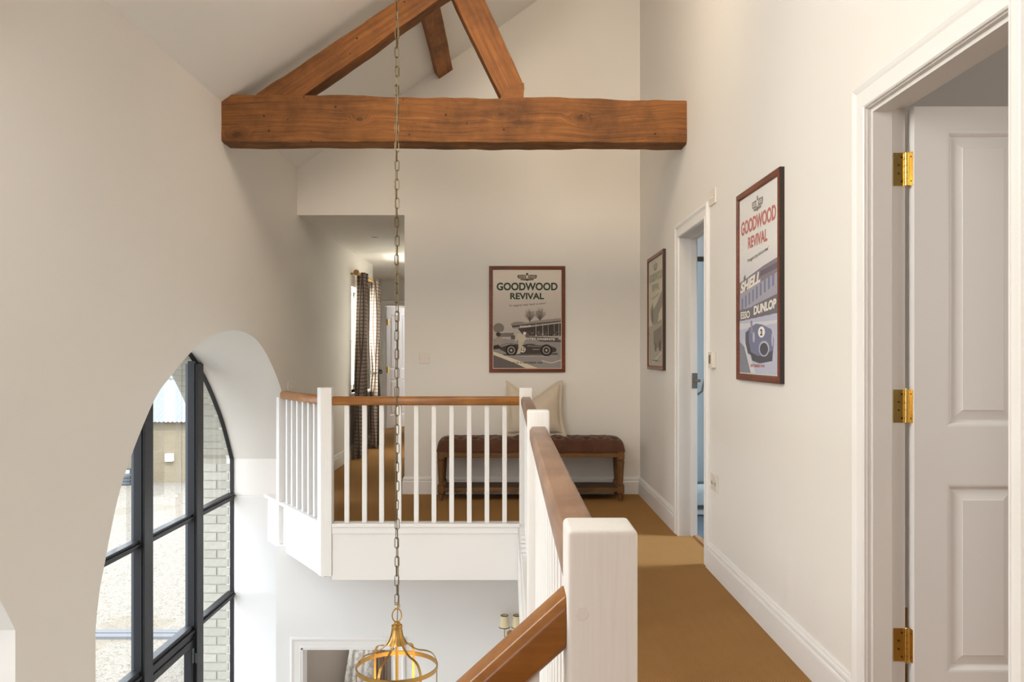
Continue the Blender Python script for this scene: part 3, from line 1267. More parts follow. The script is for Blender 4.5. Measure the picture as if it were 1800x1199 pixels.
def rough_beam(poly_or_box, name, mat, label, amp=.006, parent=None):
    """poly (x,z) quad corners: A(bl) B(br) C(tr) D(tl); y0,y1. local x runs along the timber"""
    (A, B, C, D), y0, y1 = poly_or_box
    A, B, C, D = map(Vector, (A, B, C, D))
    mid0, mid1 = (A+D)/2, (B+C)/2
    ang = math.atan2(mid1.y-mid0.y, mid1.x-mid0.x)
    c = (mid0+mid1)/2
    ca, sa = math.cos(-ang), math.sin(-ang)

    def loc(p):
        q = p-c
        return Vector((q.x*ca-q.y*sa, q.x*sa+q.y*ca))
    A, B, C, D = map(loc, (A, B, C, D))
    hy = (y1-y0)/2
    N, M, K = 110, 10, 7
    bm = bmesh.new()
    rings = []
    for i in range(N+1):
        t = i/N
        lo, hi = A.lerp(B, t), D.lerp(C, t)
        ring = []
        per = [(0, -hy, k/M) for k in range(M)]+[(0, -hy+2*hy*k/K, 1) for k in range(K)]+[(0, hy, 1-k/M) for k in range(M)]+[(0, hy-2*hy*k/K, 0) for k in range(K)]
        for (_, y, s) in per:
            p = lo.lerp(hi, s)
            v = Vector((p.x, y, p.y))
            # waney arrises
            ey = abs(y)/hy
            ez = abs(s-.5)*2
            q = Vector((v.x*2.2+c.x*7, v.y*5, v.z*5))
            n1 = mnoise.noise(q)*amp*1.6
            n2 = mnoise.noise(q*5)*amp*.55
            cen = lo.lerp(hi, .5)
            rad = Vector((0, v.y, v.z-cen.y))
            rl = rad.length or 1
            corner = max(0, ey+ez-1.86)/.14
            v += rad/rl*(n1+n2-corner*corner*(.006+.006*mnoise.noise(Vector((v.x*6, y*3, s*4)))))
            ring.append(bm.verts.new(v))
        rings.append(ring)
    n = len(rings[0])
    for i in range(N):
        for j in range(n):
            k = (j+1) % n
            f = bm.faces.new((rings[i][j], rings[i][k], rings[i+1][k], rings[i+1][j]))
            f.smooth = True
    bm.faces.new(rings[0])
    bm.faces.new(rings[-1])
    bmesh.ops.recalc_face_normals(bm, faces=bm.faces)
    me = bpy.data.meshes.new(name)
    bm.to_mesh(me)
    bm.free()
    o = link(name, me, mat, parent)
    try:
        me.set_sharp_from_angle(angle=.6)
    except Exception:
        pass
    o.location = (c.x, (y0+y1)/2, c.y)
    o.rotation_euler = (0, -ang, 0)
    if parent is None:
        tag(o, label, 'beam')
    return o


rough_beam((((XL+.0, 2.555), (XR, 2.548), (XR, 2.826), (XL, 2.862)), 5.35, 5.545), 'tie_beam', BEAM, 'massive old oak tie beam spanning wall to wall')
rough_beam((((-1.309, 2.862), (.42, 4.09), (.22, 4.10), (-1.645, 2.862)), 5.39, 5.53), 'rafter', RAFT, 'oak rafter rising left to right from the tie beam', .004)
rough_beam((((-.055, 2.85), (-.53, 3.83), (-.36, 3.93), (.098, 2.93)), 5.40, 5.52), 'roof_strut', RAFT, 'oak strut leaning left from the middle of the tie beam', .004)
o = bpy.data.objects['roof_strut']
# little housed toe that squares the strut foot on the beam
MBt = MB().prism([(-.058, 2.845), (.093, 2.845), (.095, 2.945), (.0, 2.92)], 'y', 5.3985, 5.5215)
t_ = MBt.build('strut_toe', RAFT)
t_.parent = o
t_.matrix_parent_inverse = (Matrix.Translation(o.location) @ o.rotation_euler.to_matrix().to_4x4()).inverted()
# purlin under the slope, running to the gable
th = math.atan(SL)
pv = MB()
u = Vector((math.cos(th), math.sin(th)))
nn = Vector((-math.sin(th), math.cos(th)))
Pc = Vector((-.603, 3.583))
sec = [Pc, Pc+u*.142, Pc+u*.142+nn*.085, Pc+nn*.085]
N = 90
rings = []
for i in range(N+1):
    y = -3.1+(YB-.0+3.1)*i/N
    ring = []
    for k in range(4):
        p, q = sec[k], sec[(k+1) % 4]
        for s in range(5):
            g = p.lerp(q, s/5)
            cc = sum(sec, Vector((0, 0)))/4
            dd = g-cc
            a = mnoise.noise(Vector((y*3, g.x*9, g.y*9)))*.005+mnoise.noise(Vector((y*14, g.x*20, g.y*20)))*.002
            g = g+dd.normalized()*a
            ring.append((g.x+.36, y, g.y-3.6))
    rings.append(ring)
pv.quadstrip(rings)
PURW = wood('old_oak_purlin', srgb(186, 122, 66), srgb(106, 62, 28), 1, .72, .9, gr=50, fine=.5, wav=.05, holes=True, bump=.8)
o = pv.build('purlin', PURW, smooth=True)
o.location = (-.36, 0, 3.6)
tag(o, 'oak purlin under the ceiling running back to the gable wall', 'beam')

# ------------------------------------------------------------------ pendant lantern
LX, LY = -.50, 3.75
lan = thing('pendant_lantern', (LX, LY, 0), 'brass open cage lantern hanging on a long chain in the stairwell', 'ceiling light')
LR = .18
zr = -.19
# top ring
mb = MB()
n = 64
rings = []
for i in range(n):
    a = 2*PI*i/n
    rings.append([(r*math.cos(a), r*math.sin(a), z) for r, z in ((LR-.003, zr-.009), (LR+.002, zr-.009), (LR+.002, zr+.009), (LR-.003, zr+.009))])
rings.append(rings[0])
mb.quadstrip(rings, cap=False)
mb.build('top_ring', BRASSD, lan, smooth=True)
mb = MB()
mb.quadstrip([[(x, y, z-.36) for x, y, z in rg] for rg in rings], cap=False)
mb.build('bottom_ring', BRASSD, lan, smooth=True)
prof = catmull([(.020, .0), (.024, -.035), (.033, -.065), (.055, -.095), (.092, -.118), (.130, -.126), (.158, -.140), (.174, -.165), (.178, -.19), (.178, -.30), (.178, -.54)], 5)
rib_me = None
for k in range(6):
    a = math.radians(12+60*k)
    if rib_me is None:
        mb = MB()
        rings = []
        for i, p in enumerate(prof):
            q0 = prof[max(i-1, 0)]
            q1 = prof[min(i+1, len(prof)-1)]
            t = (q1-q0).normalized()
            nx, nz = -t.y*.0016, t.x*.0016
            w_ = .0055
            rings.append([(p.x-nx, -w_, p.y-nz), (p.x+nx, -w_, p.y+nz), (p.x+nx, w_, p.y+nz), (p.x-nx, w_, p.y-nz)])
        mb.quadstrip(rings)
        o = mb.build('cage_rib', BRASSD, lan, smooth=True)
        rib_me = o.data
    else:
        o = link('cage_rib', rib_me, BRASSD, lan)
    o.rotation_euler = (0, 0, a)
MB().lathe([(.001, .012), (.010, .012), (.016, .006), (.016, -.002), (.024, -.004), (.0245, -.009), (.022, -.011), (.0245, -.013), (.0245, -.018), (.021, -.020),
            (.024, -.045), (.033, -.070), (.044, -.086), (.040, -.086), (.02, -.06), (.001, -.05)], n=24).build('crown_cap', BRASSD, lan, smooth=True)
MB().lathe([(.001, -.05), (.0075, -.05), (.0075, -.50), (.001, -.50)], n=12).build('stem', BRASS, lan, smooth=True)
BULB = emit('lamp_glow', (1, .62, .22, 1), 22)
for k in range(3):
    a = math.radians(40+120*k)
    x, y = .055*math.cos(a), .055*math.sin(a)
    am = MB().tube([(0, 0, -.49), (x*.6, y*.6, -.50), (x, y, -.47), (x, y, -.44)], .005, 8).build('lamp_arm', BRASS, lan, smooth=True)
    MB().lathe([(.001, -.44), (.011, -.44), (.011, -.37), (.001, -.37)], (x, y, 0), 12).build('candle_tube', CREAMSH, am)
    MB().lathe([(.001, -.37), (.011, -.36), (.015, -.34), (.011, -.315), (.003, -.29), (.001, -.285)], (x, y, 0), 14).build('bulb', BULB, am, smooth=True)
light('lantern_glow', 'POINT', (LX, LY, -.34), 3.5, (1, .60, .2), .02)
# ring, hook


def loop(cx, cz, rx, rz_, r, rot=0, n=28, a0=0, a1=2*PI):
    pts = []
    full = abs(a1-a0-2*PI) < 1e-4
    for i in range(n if full else n+1):
        a = a0+(a1-a0)*i/n
        x, z = cx+rx*math.cos(a), cz+rz_*math.sin(a)
        pts.append((x*math.cos(rot), x*math.sin(rot), z))
    return MB().tube(pts, r, 8, closed=full)


loop(0, .040, .0205, .029, .0030, .25).build('hanging_ring', BRASSD, lan, smooth=True)
loop(0, .082, .0115, .014, .0028, .1, 20, -PI*.75, PI*.9).build('hook', BRASSD, lan, smooth=True)
# chain
zc = .111
pitch, ll, lw_, wr = .0420, .0485, .0088, .0020
lk_me = None
k = 0
random.seed(3)
ztopc = roofz(LX)
while zc < ztopc-.04:
    if lk_me is None:
        pts = []
        s = ll/2-lw_
        for i in range(9):
            a = PI*i/8
            pts.append((lw_*math.cos(a), 0, s+lw_*math.sin(a)))
        for i in range(9):
            a = PI+PI*i/8
            pts.append((lw_*math.cos(a), 0, -s+lw_*math.sin(a)))
        o = MB().tube(pts, wr, 6, closed=True).build('chain_link', CHAINM, lan, smooth=True)
        lk_me = o.data
    else:
        o = link('chain_link', lk_me, CHAINM, lan)
    o.location = (.0012*math.sin(k*1.7), 0, zc)
    o.rotation_euler = (0, 0, (PI/2 if k % 2 else 0)+random.uniform(-.5, .5)+.25)
    zc += pitch
    k += 1
pts = []
z = 0.0
while z < ztopc:
    pts.append((.006*math.sin(z*5.3+.7)*min(1, z*8), .006*math.cos(z*4.1), z))
    z += .03
MB().tube(pts, .0022, 6).build('cable', CABLE, lan, smooth=True)
MB().lathe([(.001, 0), (.06, 0), (.06, -.02), (.02, -.035), (.001, -.035)], (0, 0, ztopc), 24).build('ceiling_rose', BRASSD, lan, smooth=True)

# ------------------------------------------------------------------ bench
BX, BY = .178, 7.075
BW, BD = 1.54, .34
ben = thing('bench', (BX, BY, 0), 'long tufted brown velvet bench on turned oak legs against the back wall', 'bench')
hw, hd_ = BW/2, BD/2
MB().box(-hw+.02, hw-.02, -hd_+.008, hd_-.008, .357, .405).build('seat_rail', BENCHX, ben, bevel=.004)
# cushion
NX, NY = 150, 36
H0, HT = .405, .118
bm = bmesh.new()
btn = []
for j in range(3):
    for i in range(13 if j % 2 == 0 else 12):
        bx = -hw+.075+i*(BW-.15)/12+(0 if j % 2 == 0 else (BW-.15)/24)
        by = -hd_+.07+j*(BD-.14)/2
        btn.append((bx, by))


def cush(u, v):
    x, y = u*(hw+.006), v*(hd_+.006)
    e = (1-min(1, abs(u))**26)*(1-min(1, abs(v))**5)
    z = HT*max(0, e)**.42
    dmin = 0
    for (a, b) in btn:
        d2 = ((x-a)**2+(y-b)**2)
        dmin = max(dmin, math.exp(-d2/.0007))
    dx = (BW-.15)/12
    s1 = abs(math.sin(PI*((x+hw-.075)/dx+(y+hd_-.07)/((BD-.14)/2))/2))
    s2 = abs(math.sin(PI*((x+hw-.075)/dx-(y+hd_-.07)/((BD-.14)/2))/2))
    crease = math.exp(-(s1/.22)**2)+math.exp(-(s2/.22)**2)
    z -= (.030*dmin+.012*min(1, crease))*max(0, e)**.7
    return Vector((x, y, H0+max(z, -.0)))


grid = [[bm.verts.new(cush(-1+2*i/NX, -1+2*j/NY)) for j in range(NY+1)] for i in range(NX+1)]
for i in range(NX):
    for j in range(NY):
        bm.faces.new((grid[i][j], grid[i+1][j], grid[i+1][j+1], grid[i][j+1])).smooth = True
me = bpy.data.meshes.new('cushion_pad')
bm.to_mesh(me)
bm.free()
cu = link('seat_cushion', me, VELVET, ben)
bme = None
for (a, b) in btn:
    if bme is None:
        bo = MB().lathe([(.0005, .006), (.006, .004), (.009, 0), (.0005, -.002)], n=10).build('button', VELVET, cu, smooth=True)
        bme = bo.data
    else:
        bo = link('button', bme, VELVET, cu)
    bo.location = (a, b, cush(a/(hw+.006), b/(hd_+.006)).z+.001)
LEG = [(.001, 0), (.014, 0), (.016, .02), (.022, .045), (.024, .055), (.018, .06), (.018, .065)]
LEG2 = [(.020, .125), (.026, .13), (.026, .137), (.019, .143), (.021, .16), (.030, .31), (.031, .325), (.024, .332), (.030, .337), (.030, .345)]
lm = None
for sx in (-1, 1):
    for sy in (-1, 1):
        if lm is None:
            mb = MB()
            mb.lathe(LEG, n=16)
            mb.box(-.027, .027, -.027, .027, .062, .126)
            # fluted shaft
            rings = []
            for r, z in LEG2:
                rings.append([((r*(1-.07*(1 if (k % 2) and .15 < z < .32 else 0)))*math.cos(2*PI*k/24), (r*(1-.07*(1 if (k % 2) and .15 < z < .32 else 0)))*math.sin(2*PI*k/24), z) for k in range(24)])
            mb.quadstrip(rings)
            mb.box(-.029, .029, -.029, .029, .345, .407)
            o = mb.build('leg', BENCHW, ben, smooth=True)
            lm = o.data
        else:
            o = link('leg', lm, BENCHW, ben)
        o.location = (sx*(hw-.03), sy*(hd_-.03), 0)
MB().box(-hw+.045, hw-.045, -hd_+.02, hd_-.02, .072, .106).build('shelf', BENCHX, ben, bevel=.003)
MB().box(-hw+.06, hw-.06, -hd_+.028, hd_-.03, .106, .110).build('shelf_top', BENCHS, ben)

# linen cushion on the bench
pl = thing('cushion', (.215, 7.12, .515), 'square natural linen cushion with flanged edges standing on the bench', 'cushion')
NU = 60


def pil(u, v, side):
    # u,v -1..1
    fl = .90
    iu, iv = min(1, abs(u)/fl), min(1, abs(v)/fl)
    th_ = .085*((1-iu**2.4)**.5)*((1-iv**2.4)**.5)
    pinch = 1-.07*(1-abs(v)**2)*abs(u)**3
    pinchz = 1-.05*(1-abs(u)**2)*abs(v)**3
    x = u*.245*pinch
    z = .235+v*.235*pinchz
    tv = (v+1)/2
    dip = .15*max(0, 1-abs(u+.08)/.95)**1.25*tv**2.0
    z -= dip
    fold = math.exp(-((u+.08)/.16)**2)*tv**1.2
    th_ *= 1-.55*fold
    wob = .010*math.sin(u*9+v*4)*(abs(v)**6+abs(u)**6)
    z += .018*math.sin(u*11)*max(0, -v-.85)*3
    x += .03*max(0, -v)**3*math.copysign(1, u)*abs(u)
    lean = .085*tv-.03
    return Vector((x, -th_*side+lean+wob+.02*mnoise.noise(Vector((u*2, v*2, side)))*th_*10, max(z, -.0)))


bm = bmesh.new()
for side in (1, -1):
    g = [[bm.verts.new(pil(-1+2*i/NU, -1+2*j/NU, side)+Vector((0, -.0015*side, 0))) for j in range(NU+1)] for i in range(NU+1)]
    for i in range(NU):
        for j in range(NU):
            f = bm.faces.new((g[i][j], g[i+1][j], g[i+1][j+1], g[i][j+1]))
            f.smooth = True
            uu, vv = abs(-1+2*(i+.5)/NU), abs(-1+2*(j+.5)/NU)
            f.material_index = 1 if max(uu, vv) > .985 or .89 < max(uu, vv) < .915 else 0
bmesh.ops.remove_doubles(bm, verts=bm.verts, dist=.0001)
bmesh.ops.recalc_face_normals(bm, faces=bm.faces)
me = bpy.data.meshes.new('cushion_cover')
bm.to_mesh(me)
bm.free()
me.materials.append(LINEN)
me.materials.append(LINEND)
link('cover', me, LINEN, pl)

# ------------------------------------------------------------------ framed posters
PW, PH = .66, .925


class Art:
    def __init__(s, W, H):
        s.W, s.H = W, H
        s.y, s.x = np.mgrid[0:H, 0:W]
        s.x = (s.x+.5)/W
        s.y = (s.y+.5)/H
        s.c = np.zeros((H, W, 3))

    def fill(s, mask, col, a=1.0):
        s.c[mask] = s.c[mask]*(1-a)+np.array(col, float)*a

    def ell(s, cx, cy, rx, ry, col, a=1.0):
        s.fill(((s.x-cx)/rx)**2+((s.y-cy)/ry)**2 < 1, col, a)

    def poly(s, pts, col, a=1.0):
        ins = np.zeros(s.x.shape, bool)
        n = len(pts)
        for i in range(n):
            x0, y0 = pts[i]
            x1, y1 = pts[(i+1) % n]
            if y0 == y1:
                continue
            c = ((y0 > s.y) != (y1 > s.y)) & (s.x < (x1-x0)*(s.y-y0)/(y1-y0)+x0)
            ins ^= c
        s.fill(ins, col, a)

    def line(s, p, q, w_, col, a=1.0):
        p, q = np.array(p), np.array(q)
        asp = s.H/s.W
        dx, dy = q[0]-p[0], (q[1]-p[1])*asp
        L2 = dx*dx+dy*dy
        t = np.clip(((s.x-p[0])*dx+(s.y-p[1])*asp*dy)/L2, 0, 1)
        d = np.hypot(s.x-p[0]-t*dx, (s.y-p[1])*asp-t*dy)
        s.fill(d < w_, col, a)

    def grain(s, amt, seed=1, mask=None, blk=1):
        rng = np.random.RandomState(seed)
        n = rng.randn(s.H//blk+1, s.W//blk+1).repeat(blk, 0).repeat(blk, 1)[:s.H, :s.W]
        if mask is None:
            mask = np.ones(s.x.shape, bool)
        s.c[mask] += (n[mask]*amt)[:, None]


def art_pit():
    A = Art(280, 392)
    g = np.clip((A.y-.1)/.55, 0, 1)[..., None]
    A.c[:] = np.array([226, 216, 202])*(1-g)+np.array([178, 170, 164])*g
    # bare trees
    for cx, cy, rx, ry in ((.54, .45, .09, .065), (.69, .44, .10, .07)):
        A.ell(cx, cy, rx, ry, (158, 150, 142), .15)
        rng = np.random.RandomState(int(cx*100))
        for i in range(26):
            a = -PI*(i+.5)/26
            r = .55+.45*rng.rand()
            A.line((cx, cy+.07), (cx+math.cos(a)*rx*r, cy+.02+math.sin(a)*ry*r*1.15), .003, (104, 96, 90), .7)
        A.line((cx, cy+.12), (cx, cy+.03), .007, (84, 76, 72))
    A.ell(.08, .59, .08, .05, (112, 104, 100), .8)
    A.ell(.38, .555, .12, .03, (126, 118, 112), .8)
    # grandstand
    A.poly([(.27, .565), (.62, .515), (1, .488), (1, .53), (.66, .56), (.30, .60)], (150, 142, 136))
    A.poly([(.28, .565), (1, .515), (1, .525), (.28, .585)], (82, 74, 70))
    A.poly([(.36, .595), (1, .54), (1, .67), (.45, .67)], (74, 66, 64))
    for x in (.63, .73, .81, .9, .97):
        A.line((x, .545), (x, .67), .004, (150, 144, 138))
    m = (A.x > .42) & (A.y > .625) & (A.y < .672)
    A.grain(42, 5, m, 2)
    A.poly([(.06, .635), (.30, .63), (.30, .68), (.06, .68)], (120, 112, 108))
    A.poly([(.06, .632), (.30, .627), (.30, .636), (.06, .641)], (196, 190, 180))
    A.poly([(.26, .665), (.96, .69), (.96, .72), (.26, .705)], (96, 88, 86))
    A.poly([(0, .70), (1, .715), (1, 1), (0, 1)], (148, 142, 140))
    A.poly([(.60, .70), (1, .71), (1, .735), (.7, .73)], (90, 84, 82))
    # car
    A.poly([(.14, .855), (.95, .845), (.96, .865), (.15, .872)], (92, 86, 84))
    body = [(.07, .785), (.12, .765), (.20, .748), (.28, .745), (.36, .758), (.44, .765), (.50, .752), (.58, .752), (.64, .766), (.74, .768), (.82, .77), (.90, .785), (.935, .805),
            (.93, .83), (.86, .845), (.6, .852), (.3, .852), (.17, .835), (.10, .81)]
    A.poly(body, (72, 64, 62))
    A.poly([(.10, .775), (.20, .752), (.28, .749), (.34, .757), (.22, .764), (.12, .785)], (150, 142, 136))
    A.poly([(.50, .764), (.66, .774), (.84, .778), (.9, .79), (.7, .785), (.5, .78)], (122, 114, 110))
    A.line((.58, .808), (.68, .808), .004, (180, 172, 164))
    for cx in (.265, .785):
        A.ell(cx, .818, .088, .060, (48, 44, 44))
        A.ell(cx, .818, .056, .040, (172, 164, 158))
        A.ell(cx, .818, .045, .032, (70, 64, 62))
        A.ell(cx, .818, .014, .010, (200, 192, 184))
    # mechanic
    A.ell(.435, .81, .042, .030, (222, 214, 202))
    A.poly([(.33, .66), (.38, .645), (.46, .66), (.49, .70), (.45, .735), (.38, .735), (.355, .70)], (196, 186, 168))
    A.ell(.465, .645, .022, .016, (226, 220, 208))
    A.poly([(.37, .73), (.45, .735), (.42, .79), (.40, .85), (.34, .86), (.37, .80)], (190, 180, 162))
    A.line((.34, .67), (.335, .715), .016, (190, 180, 164))
    # crouching man
    A.ell(.075, .655, .035, .022, (60, 52, 50))
    A.poly([(.04, .68), (.12, .68), (.14, .73), (.05, .78), (.0, .76)], (158, 148, 138))
    A.poly([(.0, .77), (.08, .76), (.1, .80), (0, .81)], (54, 48, 46))
    # track edge
    A.poly([(0, .83), (.12, .86), (.40, .93), (.66, 1.0), (0, 1.0)], (214, 202, 182))
    A.poly([(0, .865), (.10, .89), (.34, .955), (.48, 1.0), (0, 1.0)], (104, 96, 94))
    A.line((.72, .925), (.86, .948), .006, (206, 200, 192))
    A.line((.86, .948), (1, .918), .006, (206, 200, 192))
    A.line((.2, .875), (.8, .88), .003, (186, 180, 174))
    A.grain(3, 9)
    return A.c


def art_track():
    A = Art(280, 392)
    A.c[:] = (226, 222, 216)
    g = np.clip((A.y-.3)/.2, 0, 1)[..., None]
    A.c = A.c*(1-g)+np.array([206, 204, 210])*g
    A.poly([(0, .50), (.5, .46), (1, .40), (1, .66), (0, .66)], (150, 148, 164))
    A.poly([(0, .475), (.25, .455), (.65, .42), (1, .40), (1, .475), (0, .545)], (112, 104, 112))
    A.poly([(.58, .445), (1, .425), (1, .455), (.55, .475)], (84, 70, 84))
    A.poly([(.12, .45), (.17, .435), (.18, .47), (.12, .475)], (92, 86, 96))
    for i in range(9):
        x = .06+i*.1
        A.poly([(x, .57-.012*i), (x+.045, .567-.012*i), (x+.045, .635-.012*i), (x, .64-.012*i)], (98, 100, 136))
    A.poly([(0, .635), (.36, .63), (.36, .70), (0, .705)], (90, 88, 96))
    A.poly([(.36, .625), (1, .585), (1, .69), (.36, .70)], (88, 84, 94))
    A.poly([(0, .70), (1, .685), (1, 1), (0, 1)], (176, 180, 202))
    A.poly([(0, .715), (1, .72), (1, .735), (0, .75)], (206, 206, 214))
    A.poly([(0, .82), (.18, .86), (.34, 1), (0, 1)], (112, 114, 128))
    A.poly([(.10, .80), (.2, .84), (.45, 1), (.32, 1), (.16, .87)], (204, 204, 208))
    # single seater seen from the front
    A.poly([(.17, .77), (.26, .755), (.34, .80), (.34, .90), (.24, .89), (.17, .83)], (62, 62, 74))
    A.poly([(.26, .745), (.46, .725), (.62, .735), (.84, .765), (.90, .82), (.88, .88), (.80, .925), (.50, .93), (.33, .89), (.27, .82)], (96, 100, 134))
    A.poly([(.30, .88), (.52, .905), (.88, .875), (.86, .93), (.56, .945), (.36, .93)], (52, 52, 62))
    A.ell(.66, .865, .13, .042, (168, 172, 190))
    A.ell(.66, .867, .10, .033, (52, 52, 62))
    A.ell(.40, .80, .03, .03, (186, 190, 206), .8)
    A.ell(.86, .82, .02, .035, (196, 198, 212), .8)
    A.ell(.60, .775, .085, .030, (240, 238, 234))
    A.ell(.34, .722, .03, .017, (120, 116, 124))
    A.line((.34, .73), (.35, .77), .02, (134, 130, 140))
    A.grain(3, 3)
    return A.c*.78+np.array([226, 222, 222])*.22  # haze of the picture glass washed into the print colours


def art_hazed():  # whole print paled, glass haze is in its colours
    A = Art(280, 392)
    A.c[:] = (206, 200, 182)
    A.poly([(.12, .46), (.30, .40), (.34, .47), (.60, .42), (1, .30), (1, .44), (.72, .52), (.66, .60), (.9, .58), (.9, .62), (.3, .62), (.16, .56)], (156, 150, 138))
    A.poly([(.2, .5), (.34, .44), (.36, .58), (.24, .60)], (128, 122, 112))
    A.poly([(0, .63), (1, .60), (1, 1), (0, 1)], (178, 172, 156))
    A.poly([(.35, .68), (.9, .64), (.95, .80), (.6, .84), (.35, .80)], (140, 134, 124))
    A.ell(.8, .82, .1, .05, (108, 104, 96))
    A.ell(.5, .83, .08, .045, (118, 112, 104))
    A.line((.3, .98), (.9, .88), .012, (206, 200, 184))
    A.line((.1, .7), (.15, .95), .01, (150, 144, 132))
    A.grain(4, 3)
    return A.c


def print_sheet(art, parent, w_, h_, y):
    H, W, _ = art.shape
    me = bpy.data.meshes.new('poster_print')
    xs_ = np.linspace(-w_/2, w_/2, W+1)
    zs_ = np.linspace(h_/2, -h_/2, H+1)
    X, Z = np.meshgrid(xs_, zs_)
    co = np.stack([X, np.full_like(X, y), Z], -1).reshape(-1, 3)
    idx = np.arange((H+1)*(W+1)).reshape(H+1, W+1)
    fa = np.stack([idx[:-1, :-1], idx[1:, :-1], idx[1:, 1:], idx[:-1, 1:]], -1).reshape(-1, 4)
    me.from_pydata(co.tolist(), [], fa.tolist())
    c = np.clip(art/255, 0, 1)
    lin = np.where(c <= .04045, c/12.92, ((c+.055)/1.055)**2.4).reshape(-1, 3)
    rgba = np.concatenate([np.repeat(lin, 4, 0), np.ones((len(lin)*4, 1))], 1).astype(np.float32)
    at = me.color_attributes.new('print', 'FLOAT_COLOR', 'CORNER')
    at.data.foreach_set('color', rgba.ravel())
    return link('poster_print', me, PRINTM, parent)


pm = NT('poster_print_ink')
an = pm.n('Attribute')
an.attribute_name = 'print'
pm.base(an.outputs['Color'])
pm.set(Roughness=.6, Specular_IOR_Level=.2)
PRINTM = pm.m


def text(txt, parent, cx, cz, width, height, mat, y, bold=.02, shear=0, rot=0, name='lettering'):
    cu = bpy.data.curves.new('t', 'FONT')
    cu.body = txt
    cu.offset = bold
    cu.resolution_u = 8
    cu.shear = shear
    ob = bpy.data.objects.new('t', cu)
    COL.objects.link(ob)
    bpy.context.view_layer.update()
    me = bpy.data.meshes.new_from_object(ob.evaluated_get(bpy.context.evaluated_depsgraph_get()))
    bpy.data.objects.remove(ob)
    n = len(me.vertices)
    a = np.empty(n*3)
    me.vertices.foreach_get('co', a)
    a = a.reshape(-1, 3)
    lo, hi = a.min(0), a.max(0)
    u_ = (a[:, 0]-(lo[0]+hi[0])/2)/(hi[0]-lo[0])*width
    v_ = (a[:, 1]-(lo[1]+hi[1])/2)/(hi[1]-lo[1])*height
    b = np.stack([u_*math.cos(rot)-v_*math.sin(rot)+cx, np.full(n, y), u_*math.sin(rot)+v_*math.cos(rot)+cz], 1)
    me.vertices.foreach_set('co', b.ravel())
    me.update()
    return link(name, me, mat, parent)


def ink(name, c):
    return plain(name, c, .6, 0, .2)


def badge(parent, cz, mat, mat2, y, s=1.0):
    mb = MB()

    def poly(pts, yy=y):
        b = len(mb.v)
        mb.v.extend([(x*s, yy, cz+z*s) for x, z in pts])
        mb.f.append(tuple(range(b, b+len(pts))))
    poly([(-.082, .018), (-.02, .020), (-.02, -.014), (-.076, -.012), (-.084, .004)])
    poly([(.082, .018), (.084, .004), (.076, -.012), (.02, -.014), (.02, .020)])
    poly([(-.060, -.016), (.060, -.016), (.054, -.026), (.014, -.028), (0, -.034), (-.014, -.028), (-.054, -.026)])
    poly([(-.010, .022), (.010, .022), (.008, .036), (-.008, .036)])
    poly([(.019*math.cos(2*PI*i/20), .002+.023*math.sin(2*PI*i/20)) for i in range(20)], y-.0002)
    o = mb.build('emblem', mat, parent)
    text('GOOD', parent, -.047*s, cz+.003*s, .05*s, .018*s, mat2, y-.0004, .02, name='emblem_lettering')
    text('WOOD', parent, .047*s, cz+.003*s, .05*s, .018*s, mat2, y-.0004, .02, name='emblem_lettering')
    d = MB()
    d.v = [(.012*s*math.cos(2*PI*i/20), y-.0004, cz+.002*s+.016*s*math.sin(2*PI*i/20)) for i in range(20)]
    d.f = [tuple(range(20))]
    d.build('emblem_disc', mat2, parent)
    return o


def framed(name, loc, rz, art, label, titlec, inkc, paperc, extra, PW=PW, PH=PH):
    r = thing(name, loc, label, 'framed poster', rz)
    fw, fd = .030, .020
    # mitred frame, four rails as parts
    A, B = PW/2, PH/2
    prof = [(0, 0), (0, -fd), (.004, -fd-.002), (fw-.006, -fd-.002), (fw-.003, -fd+.004), (fw, -fd+.006), (fw, 0)]
    cs = [(-A, -B, 1, 1), (A, -B, -1, 1), (A, B, -1, -1), (-A, B, 1, -1)]
    for k in range(4):
        c0, c1 = cs[k], cs[(k+1) % 4]
        mb = MB()
        mb.sweep(prof, [lambda p, c=c0: (c[0]+c[2]*p[0], p[1], c[1]+c[3]*p[0]), lambda p, c=c1: (c[0]+c[2]*p[0], p[1], c[1]+c[3]*p[0])])
        me = mb.mesh('frame_rail')
        me.materials.append(FRAMEW)
        me.materials.append(FRAMEB)
        for p in me.polygons:
            cc = p.center
            if abs(cc.x) > A-.0015 or abs(cc.z) > B-.0015:
                p.material_index = 1
        link('frame_rail', me, FRAMEW, r)
    MB().box(-A+.01, A-.01, -.012, -.002, -B+.01, B-.01).build('backing', paperc, r)
    w_, h_ = PW-2*fw-.012, PH-2*fw-.012
    print_sheet(art, r, w_, h_, -.0135)
    y = -.0145

    def Z(t):
        return h_/2-t*h_

    def X(t):
        return -w_/2+t*w_
    badge(r, Z(.070), inkc, paperc, y)
    text('GOODWOOD', r, 0, Z(.166), w_*.90, h_*.080, titlec, y, .033, name='title_lettering')
    text('REVIVAL', r, 0, Z(.264), w_*.50, h_*.066, titlec, y, .033, name='title_lettering')
    text('"A magical step back in time"', r, .005, Z(.352), w_*.56, h_*.026, inkc, y, .012, .35, .07, name='tagline_lettering')
    extra(r, X, Z, w_, h_, y)
    g = MB()
    g.v = [(-A+.02, -fd+.007, -B+.02), (A-.02, -fd+.007, -B+.02), (A-.02, -fd+.007, B-.02), (-A+.02, -fd+.007, B-.02)]
    g.f = [(0, 1, 2, 3)]
    g.build('glass', PGLASS, r)
    return r


